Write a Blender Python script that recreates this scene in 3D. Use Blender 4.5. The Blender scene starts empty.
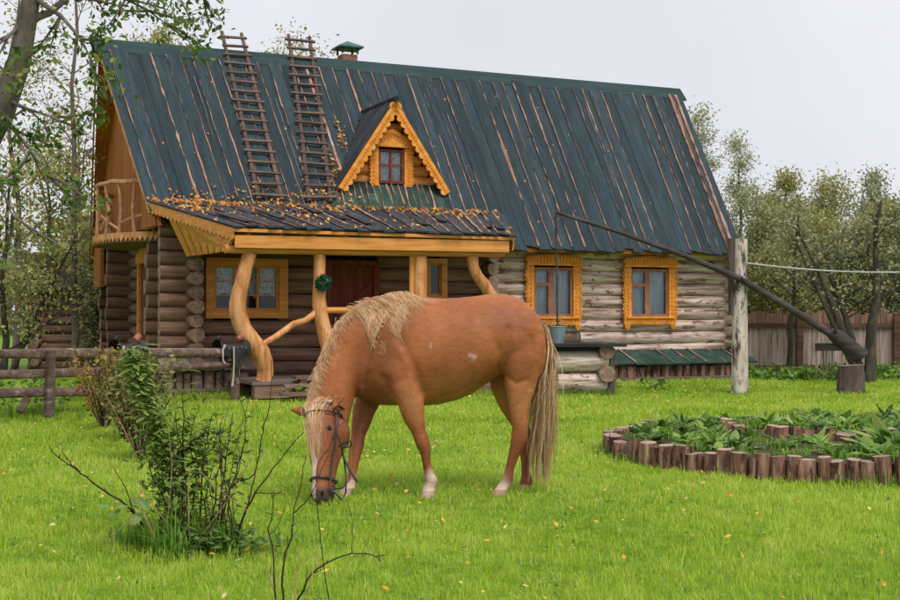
import bpy, math, random
import numpy as np
from mathutils import Vector, Matrix, noise

random.seed(7); rng = np.random.default_rng(7)
R = math.radians
scene = bpy.context.scene
col = scene.collection

# ------------------------------------------------------------------ camera, sky, sun, exposure
cam = bpy.data.cameras.new('camera'); camo = bpy.data.objects.new('camera', cam); col.objects.link(camo)
cam.lens = 50; cam.sensor_width = 36; cam.clip_end = 2000
camo.location = (0, 0, 1.4); camo.rotation_euler = (R(90) + math.atan(12 / 1250), 0, 0)
scene.camera = camo

SUN_EL, SUN_AZ = R(58), R(150)          # azimuth clockwise from +Y (behind the camera, to its right)
world = bpy.data.worlds.new('World'); scene.world = world; world.use_nodes = True
wn, wl = world.node_tree.nodes, world.node_tree.links
bg = wn['Background']
sky = wn.new('ShaderNodeTexSky'); sky.sky_type = 'NISHITA'; sky.sun_disc = False
sky.sun_elevation = SUN_EL; sky.sun_rotation = SUN_AZ; sky.dust_density = 4
cl = wn.new('ShaderNodeTexNoise'); cl.inputs['Scale'].default_value = 2.2; cl.inputs['Detail'].default_value = 5
cr = wn.new('ShaderNodeValToRGB')
cr.color_ramp.elements[0].position = .3; cr.color_ramp.elements[0].color = (5.8, 5.87, 6.35, 1)
cr.color_ramp.elements[1].position = .7; cr.color_ramp.elements[1].color = (6.95, 6.95, 7.25, 1)
wl.new(cl.outputs['Fac'], cr.inputs[0])
mx = wn.new('ShaderNodeMix'); mx.data_type = 'RGBA'; mx.inputs[0].default_value = .93     # cloud cover over the clear sky
wl.new(sky.outputs[0], mx.inputs[6]); wl.new(cr.outputs[0], mx.inputs[7]); wl.new(mx.outputs[2], bg.inputs[0])
bg.inputs[1].default_value = .077
sun = bpy.data.lights.new('sun', 'SUN'); sun.energy = 1.5; sun.angle = R(30); sun.color = (1, .96, .9)
suno = bpy.data.objects.new('sun', sun); col.objects.link(suno)
suno.rotation_euler = (R(90) - SUN_EL, 0, -SUN_AZ + math.pi)
suno.location = (5, -8, 15)
vs = scene.view_settings
vs.view_transform = 'Standard'; vs.look = 'None'; vs.gamma = 1; vs.exposure = .8
scene.render.resolution_x, scene.render.resolution_y = 1024, 683

# ------------------------------------------------------------------ helpers
def S(r, g, b):
    f = lambda c: (c / 12.92 if c <= .04045 else ((c + .055) / 1.055) ** 2.4)
    return (f(r / 255), f(g / 255), f(b / 255), 1)

class MB:
    def __init__(s): s.v = []; s.f = []; s.m = []
    def add(s, vs, fs, mi=0):
        n = len(s.v); s.v += [tuple(p) for p in vs]
        s.f += [tuple(i + n for i in f) for f in fs]; s.m += [mi] * len(fs); return s
    def box(s, x0, x1, y0, y1, z0, z1, mi=0):
        return s.add([(x0,y0,z0),(x1,y0,z0),(x1,y1,z0),(x0,y1,z0),(x0,y0,z1),(x1,y0,z1),(x1,y1,z1),(x0,y1,z1)],
                     [(0,3,2,1),(4,5,6,7),(0,1,5,4),(1,2,6,5),(2,3,7,6),(3,0,4,7)], mi)
    def bar(s, a, b, w, h, up=(0, 0, 1), mi=0):
        a, b = Vector(a), Vector(b); X = (b - a).normalized(); Y = Vector(up).cross(X).normalized(); Z = X.cross(Y)
        Y *= w / 2; Z *= h / 2
        vs = [a-Y-Z, b-Y-Z, b+Y-Z, a+Y-Z, a-Y+Z, b-Y+Z, b+Y+Z, a+Y+Z]
        return s.add(vs, [(0,3,2,1),(4,5,6,7),(0,1,5,4),(1,2,6,5),(2,3,7,6),(3,0,4,7)], mi)
    def tube(s, pts, rad, n=8, cap=True, mi=0, capmi=None, jit=0):
        pts = [Vector(p) for p in pts]; k = len(pts)
        if not hasattr(rad, '__len__'): rad = [rad] * k
        T = [(pts[min(i+1, k-1)] - pts[max(i-1, 0)]).normalized() for i in range(k)]
        ref = Vector((0, 0, 1)) if abs(T[0].z) < .9 else Vector((1, 0, 0))
        Nn = (ref - T[0] * ref.dot(T[0])).normalized()
        vs = []
        for i in range(k):
            Nn = (Nn - T[i] * Nn.dot(T[i])).normalized(); B = T[i].cross(Nn)
            for j in range(n):
                a = 2 * math.pi * j / n; r = rad[i] * (1 + random.uniform(-jit, jit))
                vs.append(pts[i] + (Nn * math.cos(a) + B * math.sin(a)) * r)
        fs = [(i*n+j, i*n+(j+1) % n, (i+1)*n+(j+1) % n, (i+1)*n+j) for i in range(k-1) for j in range(n)]
        s.add(vs, fs, mi)
        if cap:
            base = len(s.v) - k * n; c = mi if capmi is None else capmi
            s.f.append(tuple(base + j for j in reversed(range(n)))); s.m.append(c)
            s.f.append(tuple(base + (k-1)*n + j for j in range(n))); s.m.append(c)
        return s
    def loft(s, rings, cap=True):
        n = len(rings[0]); k = len(rings); vs = [p for r in rings for p in r]
        fs = [(i*n+j, i*n+(j+1) % n, (i+1)*n+(j+1) % n, (i+1)*n+j) for i in range(k-1) for j in range(n)]
        if cap: fs += [tuple(reversed(range(n))), tuple((k-1)*n + j for j in range(n))]
        return s.add(vs, fs)
    def prism(s, out, P, d0, d1, mi=0):       # out: 2-d outline, P(a, b, d) -> 3-d point
        n = len(out); vs = [P(a, b, d0) for a, b in out] + [P(a, b, d1) for a, b in out]
        fs = [tuple(reversed(range(n))), tuple(range(n, 2*n))] + [(j, (j+1) % n, n+(j+1) % n, n+j) for j in range(n)]
        return s.add(vs, fs, mi)
    def ring(s, P, a, b, ro, ri, d0, d1, n=8):       # flat pierced ring
        vs = []
        for d in (d0, d1):
            for r in (ro, ri):
                vs += [P(a + r * math.cos(2*math.pi*j/n), b + r * math.sin(2*math.pi*j/n), d) for j in range(n)]
        fs = []
        for j in range(n):
            q = (j + 1) % n
            fs += [(j, q, n+q, n+j), (2*n+j, 3*n+j, 3*n+q, 2*n+q), (j, 2*n+j, 2*n+q, q), (n+j, n+q, 3*n+q, 3*n+j)]
        return s.add(vs, fs)
    def mesh(s, name, mats, smooth=None):
        me = bpy.data.meshes.new(name); me.from_pydata(s.v, [], s.f)
        for m in (mats if isinstance(mats, (list, tuple)) else [mats]): me.materials.append(m)
        if any(s.m): me.polygons.foreach_set('material_index', s.m)
        if smooth is not None:
            me.polygons.foreach_set('use_smooth', [True] * len(me.polygons)); me.set_sharp_from_angle(angle=R(smooth))
        me.update(); return me
    def build(s, name, mats, parent=None, smooth=None):
        return link(name, s.mesh(name, mats, smooth), parent)

def link(name, me, parent=None):
    o = bpy.data.objects.new(name, me); col.objects.link(o); o.parent = parent; return o
def tag(o, label=None, cat=None, group=None, kind=None):
    for k, v in (('label', label), ('category', cat), ('group', group), ('kind', kind)):
        if v: o[k] = v
    return o
def thing(name, label, cat, loc=(0, 0, 0), rz=0, group=None):
    o = link(name, None); o.location = loc; o.rotation_euler = (0, 0, rz); return tag(o, label, cat, group)
def place(o, a, b, up=(0, 0, 1), sx=1):           # local X from a to b
    a, b = Vector(a), Vector(b); X = (b - a).normalized(); Y = Vector(up).cross(X).normalized(); Z = X.cross(Y)
    m = Matrix((X * sx, Y, Z)).transposed().to_4x4(); m.translation = a; o.matrix_local = m; return o
def quads(name, P, mats, parent=None, rnd=None, tri=False, extra=None):     # P: (n,k,3) array of loose polygons
    n, k = P.shape[:2]; me = bpy.data.meshes.new(name)
    me.vertices.add(n*k); me.vertices.foreach_set('co', P.reshape(-1).astype(np.float32))
    me.loops.add(n*k); me.loops.foreach_set('vertex_index', np.arange(n*k, dtype=np.int32))
    me.polygons.add(n); me.polygons.foreach_set('loop_start', np.arange(0, n*k, k, dtype=np.int32))
    me.polygons.foreach_set('loop_total', np.full(n, k, np.int32))
    if rnd is None: rnd = rng.random(n)
    at = me.attributes.new('rnd', 'FLOAT', 'POINT'); at.data.foreach_set('value', np.repeat(rnd, k).astype(np.float32))
    me.materials.append(mats); me.update(calc_edges=True)
    return link(name, me, parent)

# ------------------------------------------------------------------ materials
def nodes(name):
    m = bpy.data.materials.new(name); m.use_nodes = True; nt = m.node_tree
    return m, nt.nodes, nt.links, nt.nodes['Principled BSDF']
def ramp(N, cols, pos=None):
    r = N.new('ShaderNodeValToRGB'); e = r.color_ramp.elements
    while len(e) < len(cols): e.new(.5)
    for i, c in enumerate(cols): e[i].position = pos[i] if pos else i / (len(cols) - 1) * .5 + .25; e[i].color = c
    return r
def coords(N, L, scale, kind='Object'):
    tc = N.new('ShaderNodeTexCoord'); oi = N.new('ShaderNodeObjectInfo')
    mu = N.new('ShaderNodeMath'); mu.operation = 'MULTIPLY'; mu.inputs[1].default_value = 53.7; L.new(oi.outputs['Random'], mu.inputs[0])
    ad = N.new('ShaderNodeVectorMath'); ad.operation = 'ADD'; L.new(tc.outputs[kind], ad.inputs[0]); L.new(mu.outputs[0], ad.inputs[1])
    mp = N.new('ShaderNodeMapping'); mp.inputs['Scale'].default_value = scale; L.new(ad.outputs[0], mp.inputs['Vector'])
    return mp, ad, oi
def surf(name, cols, scale=(4, 4, 4), rough=.85, bump=.3, rand=.25, patch=None, patch_scale=2.5, patch_pos=(.52, .66), detail=6, bumpd=.01, spec=.25, pos=None, metal=0):
    m, N, L, B = nodes(name)
    mp, ad, oi = coords(N, L, scale)
    n1 = N.new('ShaderNodeTexNoise'); n1.inputs['Scale'].default_value = 1; n1.inputs['Detail'].default_value = detail; n1.inputs['Roughness'].default_value = .65
    L.new(mp.outputs[0], n1.inputs['Vector'])
    rp = ramp(N, [S(*c) for c in cols], pos); L.new(n1.outputs['Fac'], rp.inputs[0]); out = rp.outputs[0]
    if patch:
        n2 = N.new('ShaderNodeTexNoise'); n2.inputs['Detail'].default_value = 5; n2.inputs['Roughness'].default_value = .7
        pm = N.new('ShaderNodeMapping'); ps = patch_scale if hasattr(patch_scale, '__len__') else (patch_scale,) * 3
        pm.inputs['Scale'].default_value = ps; L.new(ad.outputs[0], pm.inputs['Vector']); L.new(pm.outputs[0], n2.inputs['Vector']); n2.inputs['Scale'].default_value = 1
        pr = ramp(N, [(0, 0, 0, 1), (1, 1, 1, 1)], patch_pos); L.new(n2.outputs['Fac'], pr.inputs[0])
        mi = N.new('ShaderNodeMix'); mi.data_type = 'RGBA'; L.new(pr.outputs[0], mi.inputs[0]); L.new(out, mi.inputs[6]); mi.inputs[7].default_value = S(*patch); out = mi.outputs[2]
    hs = N.new('ShaderNodeHueSaturation'); mr = N.new('ShaderNodeMapRange'); mr.inputs['To Min'].default_value = 1 - rand; mr.inputs['To Max'].default_value = 1 + rand
    L.new(oi.outputs['Random'], mr.inputs['Value']); L.new(mr.outputs[0], hs.inputs['Value']); L.new(out, hs.inputs['Color'])
    L.new(hs.outputs[0], B.inputs['Base Color']); B.inputs['Roughness'].default_value = rough; B.inputs['Specular IOR Level'].default_value = spec; B.inputs['Metallic'].default_value = metal
    if bump:
        bp = N.new('ShaderNodeBump'); bp.inputs['Strength'].default_value = bump; bp.inputs['Distance'].default_value = bumpd
        L.new(n1.outputs['Fac'], bp.inputs['Height']); L.new(bp.outputs[0], B.inputs['Normal'])
    return m
def bladesmesh(name, P, mat, rnd):       # P: (n,5,3) base-left, base-right, mid-right, tip, mid-left
    n = len(P); me = bpy.data.meshes.new(name)
    me.vertices.add(n*5); me.vertices.foreach_set('co', P.reshape(-1).astype(np.float32))
    li = np.array([0, 1, 2, 4, 4, 2, 3], np.int32)[None] + 5 * np.arange(n, dtype=np.int32)[:, None]
    me.loops.add(n*7); me.loops.foreach_set('vertex_index', li.ravel())
    ls = (np.array([0, 4], np.int32)[None] + 7 * np.arange(n, dtype=np.int32)[:, None]).ravel(); lt_ = np.tile(np.array([4, 3], np.int32), n)
    me.polygons.add(n*2); me.polygons.foreach_set('loop_start', ls); me.polygons.foreach_set('loop_total', lt_)
    at = me.attributes.new('rnd', 'FLOAT', 'POINT'); at.data.foreach_set('value', np.repeat(rnd, 5).astype(np.float32))
    me.materials.append(mat); me.update(calc_edges=True); return link(name, me)
def leafmat(name, cols, trans=.35, rough=.6, pos=None):
    m, N, L, B = nodes(name)
    at = N.new('ShaderNodeAttribute'); at.attribute_name = 'rnd'
    rp = ramp(N, [S(*c) for c in cols], pos or [i / max(1, len(cols) - 1) for i in range(len(cols))]); L.new(at.outputs['Fac'], rp.inputs[0])
    L.new(rp.outputs[0], B.inputs['Base Color']); B.inputs['Roughness'].default_value = rough; B.inputs['Specular IOR Level'].default_value = .2
    tr = N.new('ShaderNodeBsdfTranslucent'); L.new(rp.outputs[0], tr.inputs[0])
    mi = N.new('ShaderNodeMixShader'); mi.inputs[0].default_value = trans
    L.new(B.outputs[0], mi.inputs[1]); L.new(tr.outputs[0], mi.inputs[2]); L.new(mi.outputs[0], N['Material Output'].inputs[0])
    return m
def glassmat(name, tint=(.88, .92, .95), refl=.0):
    m, N, L, B = nodes(name)
    t = N.new('ShaderNodeBsdfTransparent'); t.inputs[0].default_value = (*tint, 1)
    g = N.new('ShaderNodeBsdfGlossy'); g.inputs['Roughness'].default_value = .03
    fr = N.new('ShaderNodeFresnel'); fr.inputs[0].default_value = 1.42
    mu = N.new('ShaderNodeMath'); mu.operation = 'ADD'; mu.inputs[1].default_value = refl; L.new(fr.outputs[0], mu.inputs[0]); mu.use_clamp = True
    mi = N.new('ShaderNodeMixShader'); L.new(mu.outputs[0], mi.inputs[0]); L.new(t.outputs[0], mi.inputs[1]); L.new(g.outputs[0], mi.inputs[2])
    L.new(mi.outputs[0], N['Material Output'].inputs[0]); return m

M = {}
GR = (1.2, 16, 16)
M['felt'] = surf('roof_felt', [(28, 40, 45), (40, 55, 61), (56, 72, 78)], (.8, 9, 9), .8, .25, .22, patch=(28, 38, 42), patch_scale=(7, 9, 9), patch_pos=(.58, .7))
M['felt_porch'] = surf('porch_felt', [(32, 35, 41), (46, 50, 56), (68, 70, 75)], (.9, 9, 9), .75, .3, .22, patch=(92, 90, 92), patch_scale=(2, 7, 7), patch_pos=(.55, .75))
M['felt_green'] = surf('green_felt', [(30, 50, 44), (42, 66, 58), (58, 82, 72)], (1.5, 7, 7), .85, .3, .2, patch=(66, 86, 70), patch_scale=3)
M['cap'] = surf('ridge_felt', [(28, 44, 46), (39, 58, 60), (52, 71, 72)], (.6, 5, 5), .8, .25, .1)
M['strip'] = surf('torn_bare_wood', [(92, 74, 68), (150, 110, 90), (204, 158, 128)], (3, 20, 20), .9, .3, .25, patch=(160, 140, 128), patch_scale=2)
M['highlight'] = surf('pale_felt_highlight', [(96, 98, 108), (128, 126, 134), (160, 152, 154)], (4, 20, 20), .9, .2, .2)  # pale lavender for highlight lines painted onto the felt
M['honey'] = surf('honey_wood', [(176, 106, 44), (212, 142, 68), (230, 168, 98)], GR, .6, .15, .12, spec=.35)
M['twigrail'] = surf('twig_rail', [(140, 98, 70), (190, 142, 106), (214, 172, 136)], (7, 7, 7), .8, .3, .15)
M['carved'] = surf('carved_yellow_wood', [(190, 112, 34), (228, 150, 58), (242, 180, 96)], (5, 9, 9), .65, .2, .06)
M['gable'] = surf('gable_ochre_board', [(120, 66, 18), (156, 90, 28), (176, 110, 44)], (14, 14, 1.0), .7, .2, .14)
M['peeled'] = surf('peeled_trunk', [(140, 84, 46), (204, 142, 90), (230, 182, 132)], (10, 10, 1.4), .6, .5, .08, patch=(164, 96, 52), patch_scale=(7, 7, 4), patch_pos=(.55, .68))
M['log_dark'] = surf('brown_log', [(84, 60, 48), (126, 96, 80), (158, 130, 114)], (1.4, 18, 18), .85, .35, .2, patch=(126, 106, 94), patch_scale=(1.2, 9, 9), patch_pos=(.56, .72))
M['log_pale'] = surf('weathered_log', [(112, 88, 76), (186, 163, 149), (226, 212, 202)], (1.3, 17, 17), .9, .8, .12, pos=[.34, .47, .66], patch=(120, 94, 82), patch_scale=(2.6, 6, 6), patch_pos=(.56, .61))
M['log_grey'] = surf('grey_brown_log', [(74, 62, 56), (122, 102, 90), (160, 140, 124)], (1.6, 14, 14), .9, .5, .2, patch=(88, 70, 60), patch_scale=(2, 7, 7), patch_pos=(.54, .66))
M['log_end'] = surf('log_end_grain', [(92, 70, 58), (138, 112, 96), (174, 150, 134)], (14, 14, 14), .9, .5, .15)
M['log_honey'] = surf('honey_log', [(176, 106, 44), (214, 146, 76), (230, 172, 104)], (2, 14, 14), .55, .15, .1, spec=.35, patch=(170, 96, 38), patch_scale=(1.5, 10, 10), patch_pos=(.56, .7))
M['chink'] = surf('moss_chinking', [(32, 26, 22), (52, 42, 34), (70, 58, 46)], (8, 8, 8), .95, .2, 0)
M['dark_in'] = surf('painted_dim_interior', [(14, 13, 13), (18, 17, 17), (24, 22, 22)], (2, 2, 2), .9, 0, 0)  # near-black colour stands in for shade inside openings
M['maroon'] = surf('maroon_board', [(84, 36, 28), (116, 54, 42), (134, 70, 56)], (10, 10, 1.2), .7, .2, .15)
M['redframe'] = surf('red_brown_frame', [(92, 38, 26), (124, 56, 40), (140, 70, 52)], (6, 6, 6), .5, .1, .05)
M['pinkframe'] = surf('faded_brown_frame', [(120, 78, 60), (152, 104, 82), (170, 124, 100)], (6, 6, 6), .6, .15, .06)
M['curtain'] = surf('lace_curtain', [(132, 134, 144), (222, 224, 230), (242, 242, 246)], (26, 26, 18), .9, .2, .05, pos=[.36, .5, .62])
M['curtain_grey'] = surf('grey_net_curtain', [(150, 152, 160), (190, 192, 198), (220, 220, 224)], (12, 12, 3), .9, .2, .05)
M['glass'] = glassmat('window_glass')
M['greywood'] = surf('grey_weathered_wood', [(70, 60, 56), (112, 98, 90), (150, 136, 126)], (1.6, 16, 16), .9, .4, .2)
M['railwood'] = surf('rail_wood', [(72, 54, 48), (108, 86, 78), (140, 120, 112)], (1.4, 12, 12), .9, .5, .15, patch=(176, 160, 154), patch_scale=(1.5, 7, 7), patch_pos=(.56, .66))
M['ladder'] = surf('old_ladder_wood', [(62, 50, 46), (92, 76, 68), (122, 104, 94)], (2, 14, 14), .9, .3, .2)
M['fence'] = surf('fence_board', [(118, 102, 94), (164, 146, 136), (196, 180, 170)], (18, 18, 1.0), .9, .3, .16, patch=(110, 92, 84), patch_scale=(9, 9, 1))
M['fence_top'] = surf('brown_fence_board', [(92, 68, 56), (134, 102, 86), (166, 132, 114)], (18, 18, 1.0), .9, .3, .22)
M['fence_rail'] = surf('fence_rail', [(66, 46, 38), (92, 66, 54), (120, 90, 76)], (1, 14, 14), .9, .3, .1)
M['stub'] = surf('edging_stub', [(68, 46, 38), (128, 94, 79), (192, 158, 138)], (16, 16, 2.2), .9, .6, .25, patch=(66, 44, 38), patch_scale=(10, 10, 3), patch_pos=(.5, .6), bumpd=.02)
M['stub_end'] = surf('stub_top', [(112, 92, 80), (152, 130, 114), (184, 162, 146)], (20, 20, 20), .9, .4, .2)
M['birch'] = surf('white_post_bark', [(128, 112, 102), (196, 182, 172), (224, 214, 206)], (7, 7, 2.5), .85, .5, .05, patch=(84, 70, 64), patch_scale=(8, 8, 2.2), patch_pos=(.53, .6))
M['darkwood'] = surf('dark_old_wood', [(40, 34, 34), (66, 58, 56), (94, 84, 80)], (1.2, 12, 12), .85, .4, .1)
M['stump'] = surf('stump_bark', [(52, 44, 42), (88, 76, 72), (128, 112, 104)], (9, 9, 1.6), .95, .7, .1, bumpd=.03)
M['plank_black'] = surf('tarred_plank', [(26, 26, 28), (42, 42, 44), (62, 60, 60)], (1.5, 10, 10), .8, .3, .1)
M['bucket'] = surf('galvanised_blue_bucket', [(104, 124, 134), (136, 156, 164), (164, 182, 188)], (9, 9, 3), .5, .1, .05, metal=.35)
M['wire'] = surf('pale_wire', [(150, 148, 146), (180, 178, 176), (200, 198, 196)], (5, 5, 5), .6, 0, 0)
M['leather'] = surf('black_leather', [(22, 22, 26), (36, 36, 42), (58, 58, 64)], (9, 9, 9), .45, .2, .1, spec=.5)
M['tan_leather'] = surf('tan_leather', [(120, 66, 48), (158, 96, 74), (180, 122, 98)], (9, 9, 9), .5, .2, .05)
M['rope'] = surf('pale_rope', [(150, 132, 112), (190, 174, 152), (210, 196, 176)], (20, 20, 20), .9, .2, .05)
M['steel'] = surf('stirrup_steel', [(130, 130, 134), (170, 170, 174), (190, 190, 194)], (9, 9, 9), .35, 0, 0, metal=.8)
M['brick'] = surf('chimney_brick', [(100, 66, 52), (134, 94, 78), (156, 120, 104)], (12, 12, 12), .9, .3, .1)
M['teal'] = surf('teal_tin', [(36, 74, 76), (54, 98, 98), (76, 120, 118)], (5, 5, 5), .5, .05, .05)
M['wreath'] = leafmat('green_tinsel', [(12, 44, 34), (24, 84, 60), (70, 130, 100)], .1, .4)
M['bark'] = surf('grey_bark', [(66, 58, 56), (104, 92, 88), (140, 128, 122)], (6, 6, 2), .95, .6, .1, patch=(112, 118, 84), patch_scale=3, bumpd=.03)
M['bark_dark'] = surf('dark_bark', [(44, 38, 35), (70, 61, 56), (100, 90, 82)], (7, 7, 2.4), .95, .6, .15, patch=(84, 86, 62), patch_scale=3, bumpd=.03)
M['twig'] = surf('dark_twig', [(38, 28, 26), (58, 44, 40), (82, 66, 60)], (9, 9, 3), .9, .2, .2)
M['twig_pale'] = surf('dry_stalk', [(124, 96, 70), (160, 130, 98), (186, 158, 124)], (9, 9, 3), .9, .2, .2)
M['leaf_aspen'] = leafmat('aspen_leaf', [(46, 74, 28), (78, 108, 42), (116, 140, 64), (166, 166, 72)], .35)
M['leaf_yellow'] = leafmat('yellowing_leaf', [(96, 106, 42), (136, 138, 58), (176, 162, 78), (214, 186, 92)], .4)
M['leaf_olive'] = leafmat('olive_hazed_leaf', [(132, 136, 88), (154, 156, 102), (176, 172, 112), (212, 192, 108)], .35)  # lightened: distance haze is put into the leaf colour
M['leaf_dark'] = leafmat('dull_hazed_leaf', [(120, 126, 90), (140, 145, 104), (158, 160, 116), (194, 184, 118)], .3)  # dull green, lightened to carry haze in the colour
M['leaf_willow'] = leafmat('pale_hazed_leaf', [(150, 156, 122), (168, 172, 138), (184, 186, 150), (202, 196, 152)], .35)  # pale foliage, made paler still by painted-in haze
M['leaf_green'] = leafmat('fresh_leaf', [(60, 94, 34), (92, 130, 50), (126, 160, 68), (168, 188, 104)], .35, .45)
M['leaf_weed'] = leafmat('weed_leaf', [(48, 76, 38), (78, 108, 54), (108, 138, 74), (150, 162, 104)], .3)
M['leaf_weed2'] = leafmat('pale_weed_leaf', [(78, 92, 46), (104, 130, 60), (136, 162, 80), (172, 184, 104)], .4)
M['leaf_muted'] = leafmat('muted_leaf', [(92, 84, 48), (116, 112, 62), (128, 134, 72), (160, 146, 84)], .3)
M['leaf_rust'] = leafmat('rusty_leaf', [(92, 62, 36), (146, 100, 52), (176, 138, 66), (150, 148, 74)], .3)
M['leaf_litter'] = leafmat('litter_leaf', [(140, 84, 40), (196, 122, 46), (222, 160, 66), (214, 178, 106)], .15)
M['leaf_fallen'] = leafmat('fallen_leaf', [(186, 104, 44), (216, 150, 56), (226, 184, 92), (222, 202, 144)], .2)
M['grass'] = leafmat('grass_blade', [(70, 108, 24), (130, 164, 36), (168, 196, 52), (198, 216, 92), (216, 206, 134)], .5, .45, [0, .3, .62, .93, 1])
M['grass_tall'] = leafmat('tall_grass_blade', [(56, 96, 26), (92, 138, 42), (132, 172, 62), (176, 186, 104)], .35, .5)
M['soil'] = surf('dark_soil', [(44, 36, 28), (66, 56, 38), (84, 78, 48)], (6, 6, 6), .95, .6, 0, patch=(74, 100, 40), patch_scale=4)
M['ground'] = surf('turf', [(70, 98, 26), (100, 132, 34), (128, 156, 46)], (7, 7, 7), .95, .6, 0, patch=(96, 98, 44), patch_scale=3, patch_pos=(.55, .8))

# ------------------------------------------------------------------ the ground
rng_g = np.random.default_rng(3)
def gz(x, y):           # gentle unevenness of the lawn
    return .025 * math.sin(x * .9 + 1) * math.sin(y * .7) * min(1, max(0, (y - 3) / 3))
mb = MB(); xs = np.concatenate([[-600, -120, -50], np.linspace(-20, 20, 81), [50, 120, 600]]); ys = np.concatenate([[-60, -10], np.linspace(0, 32, 65), [60, 150, 900]])
nx = len(xs)
mb.add([(x, y, gz(x, y) if -20 <= x <= 20 and y < 32 else 0) for y in ys for x in xs],
       [(j*nx+i, j*nx+i+1, (j+1)*nx+i+1, (j+1)*nx+i) for j in range(len(ys)-1) for i in range(nx-1)])
tag(mb.build('ground', M['ground'], smooth=60), 'short green lawn in front of the log house', kind='structure')

# ------------------------------------------------------------------ the house: local u along the front, v back, z up
TH = R(24); HO = Vector((-4.6464, 22.0, 0)); HU = Vector((math.cos(TH), math.sin(TH), 0)); HV = Vector((-math.sin(TH), math.cos(TH), 0))
def hw(u, v, z): return HO + HU * u + HV * v + Vector((0, 0, z))
house = thing('log_house', 'log house with steep dark board roof, carved yellow trim and open porch', 'house', HO, TH)
ZE, KS, VR, ZR = 2.6, 4.2 / 4.1, 3.56, 6.76
def roofz(v): return ZE + KS * (v + .5)
RN = Vector((0, -KS, 1)).normalized()

_logc = {}
def logmesh(L, r, mat, endmat, var):
    key = (round(L, 1), r, mat.name, var)
    if key not in _logc:
        st = random.getstate(); random.seed(hash((round(L*10), var)) % 9999)
        k = max(2, min(6, int(L / .8) + 2)); L0 = round(L, 1) or .1; mb = MB()
        pts = [(L0 * i / (k-1), random.uniform(-.012, .012) * (L0 > .6), random.uniform(-.008, .008) * (L0 > .6)) for i in range(k)]
        mb.tube(pts, [r * random.uniform(.94, 1.05) for _ in range(k)], 10, True, 0, 1, .025)
        _logc[key] = mb.mesh('log', [mat, endmat], 45); random.setstate(st)
    return _logc[key]
def log(parent, a, b, r, mat, name='log', end='log_end'):
    L = (Vector(b) - Vector(a)).length
    if L < .06: return
    o = link(name, logmesh(L, r, M[mat], M[end], random.randrange(3)), parent)
    place(o, a, b, sx=L / (round(L, 1) or .1)); return o
def board(parent, name, a, b, w, t, mat, up=(0, 0, 1), w2=None, jit=0):     # plank from a to b, own mesh
    L = (Vector(b) - Vector(a)).length; w2 = w if w2 is None else w2; mb = MB()
    y0, y1 = w / 2, w2 / 2; j = lambda: random.uniform(-jit, jit)
    e0, e1 = j(), j()
    mb.add([(0,-y0,0),(L+e0,-y1,0),(L+e1,y1,0),(0,y0,0),(0,-y0,t),(L+e0,-y1,t),(L+e1,y1,t),(0,y0,t)],
           [(0,3,2,1),(4,5,6,7),(0,1,5,4),(1,2,6,5),(2,3,7,6),(3,0,4,7)])
    return place(mb.build(name, M[mat] if isinstance(mat, str) else mat, parent), a, b, up)
def ragged(parent, name, a, b, up, wmax, mat, off=.03, gap=.35):            # ragged strip: bare wood through torn felt; also painted highlight lines
    L = (Vector(b) - Vector(a)).length; mb = MB(); n = max(6, int(L / .11)); ph = random.uniform(0, 99); vs, fs = [], []
    base = random.uniform(.3, 1)
    for i in range(n + 1):
        x = L * i / n; q = noise.noise(Vector((x * .55, ph, 0))) * .8 + noise.noise(Vector((x * 4.3, ph, 5))) * .8 + gap * .5 - .15 + base * .1
        w = max(.0, min(1, q + .35)) * wmax; c = noise.noise(Vector((x * 2.2, ph, 9))) * .016
        vs += [(x, c - w * .5, 0), (x, c - w * .4, .012), (x, c + w * .4, .012), (x, c + w * .5, 0)]
    for i in range(n):
        for j in range(3): p = i * 4 + j; fs.append((p, p + 4, p + 5, p + 1))
    mb.add(vs, fs); o = mb.build(name, M[mat], parent)
    u = Vector(up) * off; return place(o, Vector(a) + u, Vector(b) + u, up)

# --- front wall
NC, CH = 12, .247
front = MB().box(.12, 11.6, .14, .3, 0, 2.95).build('front_wall', M['chink'], house)
holes = [(.46, 1.70, 1.40, 2.26), (2.56, 3.62, .3, 2.36), (4.62, 4.9, 1.66, 2.36), (6.84, 7.79, 1.27, 2.32), (9.09, 10.07, 1.27, 2.32)]
for c in range(NC):
    z = .13 + c * CH; spans = [(-.45, 5.9), (5.9, 11.78)]
    if z < 1.25 and c % 2: spans = [(-.45, 5.9), (5.9, 7.95 + .3 * (c % 3)), (7.97 + .3 * (c % 3), 11.78)]
    for (h0, h1, g0, g1) in holes:
        if g0 - .1 < z < g1 + .08:
            ns = []
            for a, b in spans:
                if a < h0 and b > h1: ns += [(a, h0), (h1, b)]
                else: ns.append((a, b))
            spans = ns
    for a, b in spans:
        pale = a >= 5.8; d = random.uniform(-.01, .01)
        m = 'log_pale' if pale else 'log_dark'
        if pale and b < 8.4 and z < 1.25 and z > .6: m = 'log_grey'
        log(front, (a, .12 + d, z), (b + (random.uniform(-.05, .05) if b > 11.7 or b < 6 else 0), .12 + d, z), .136 if pale else .13, m)
# crossing log ends that stick out of the front wall
for uu, m, n in ((.12, 'log_dark', 12), (5.86, 'log_dark', 10), (11.62, 'log_pale', 10)):
    for c in range(n):
        z = .13 + (c + .5) * CH
        ext = -.36 + random.uniform(-.04, .04) - (.25 * max(0, c - 9) if uu < 1 else 0)
        log(front, (uu, ext, z), (uu, .2, z), .125, m, 'log_end')
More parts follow.
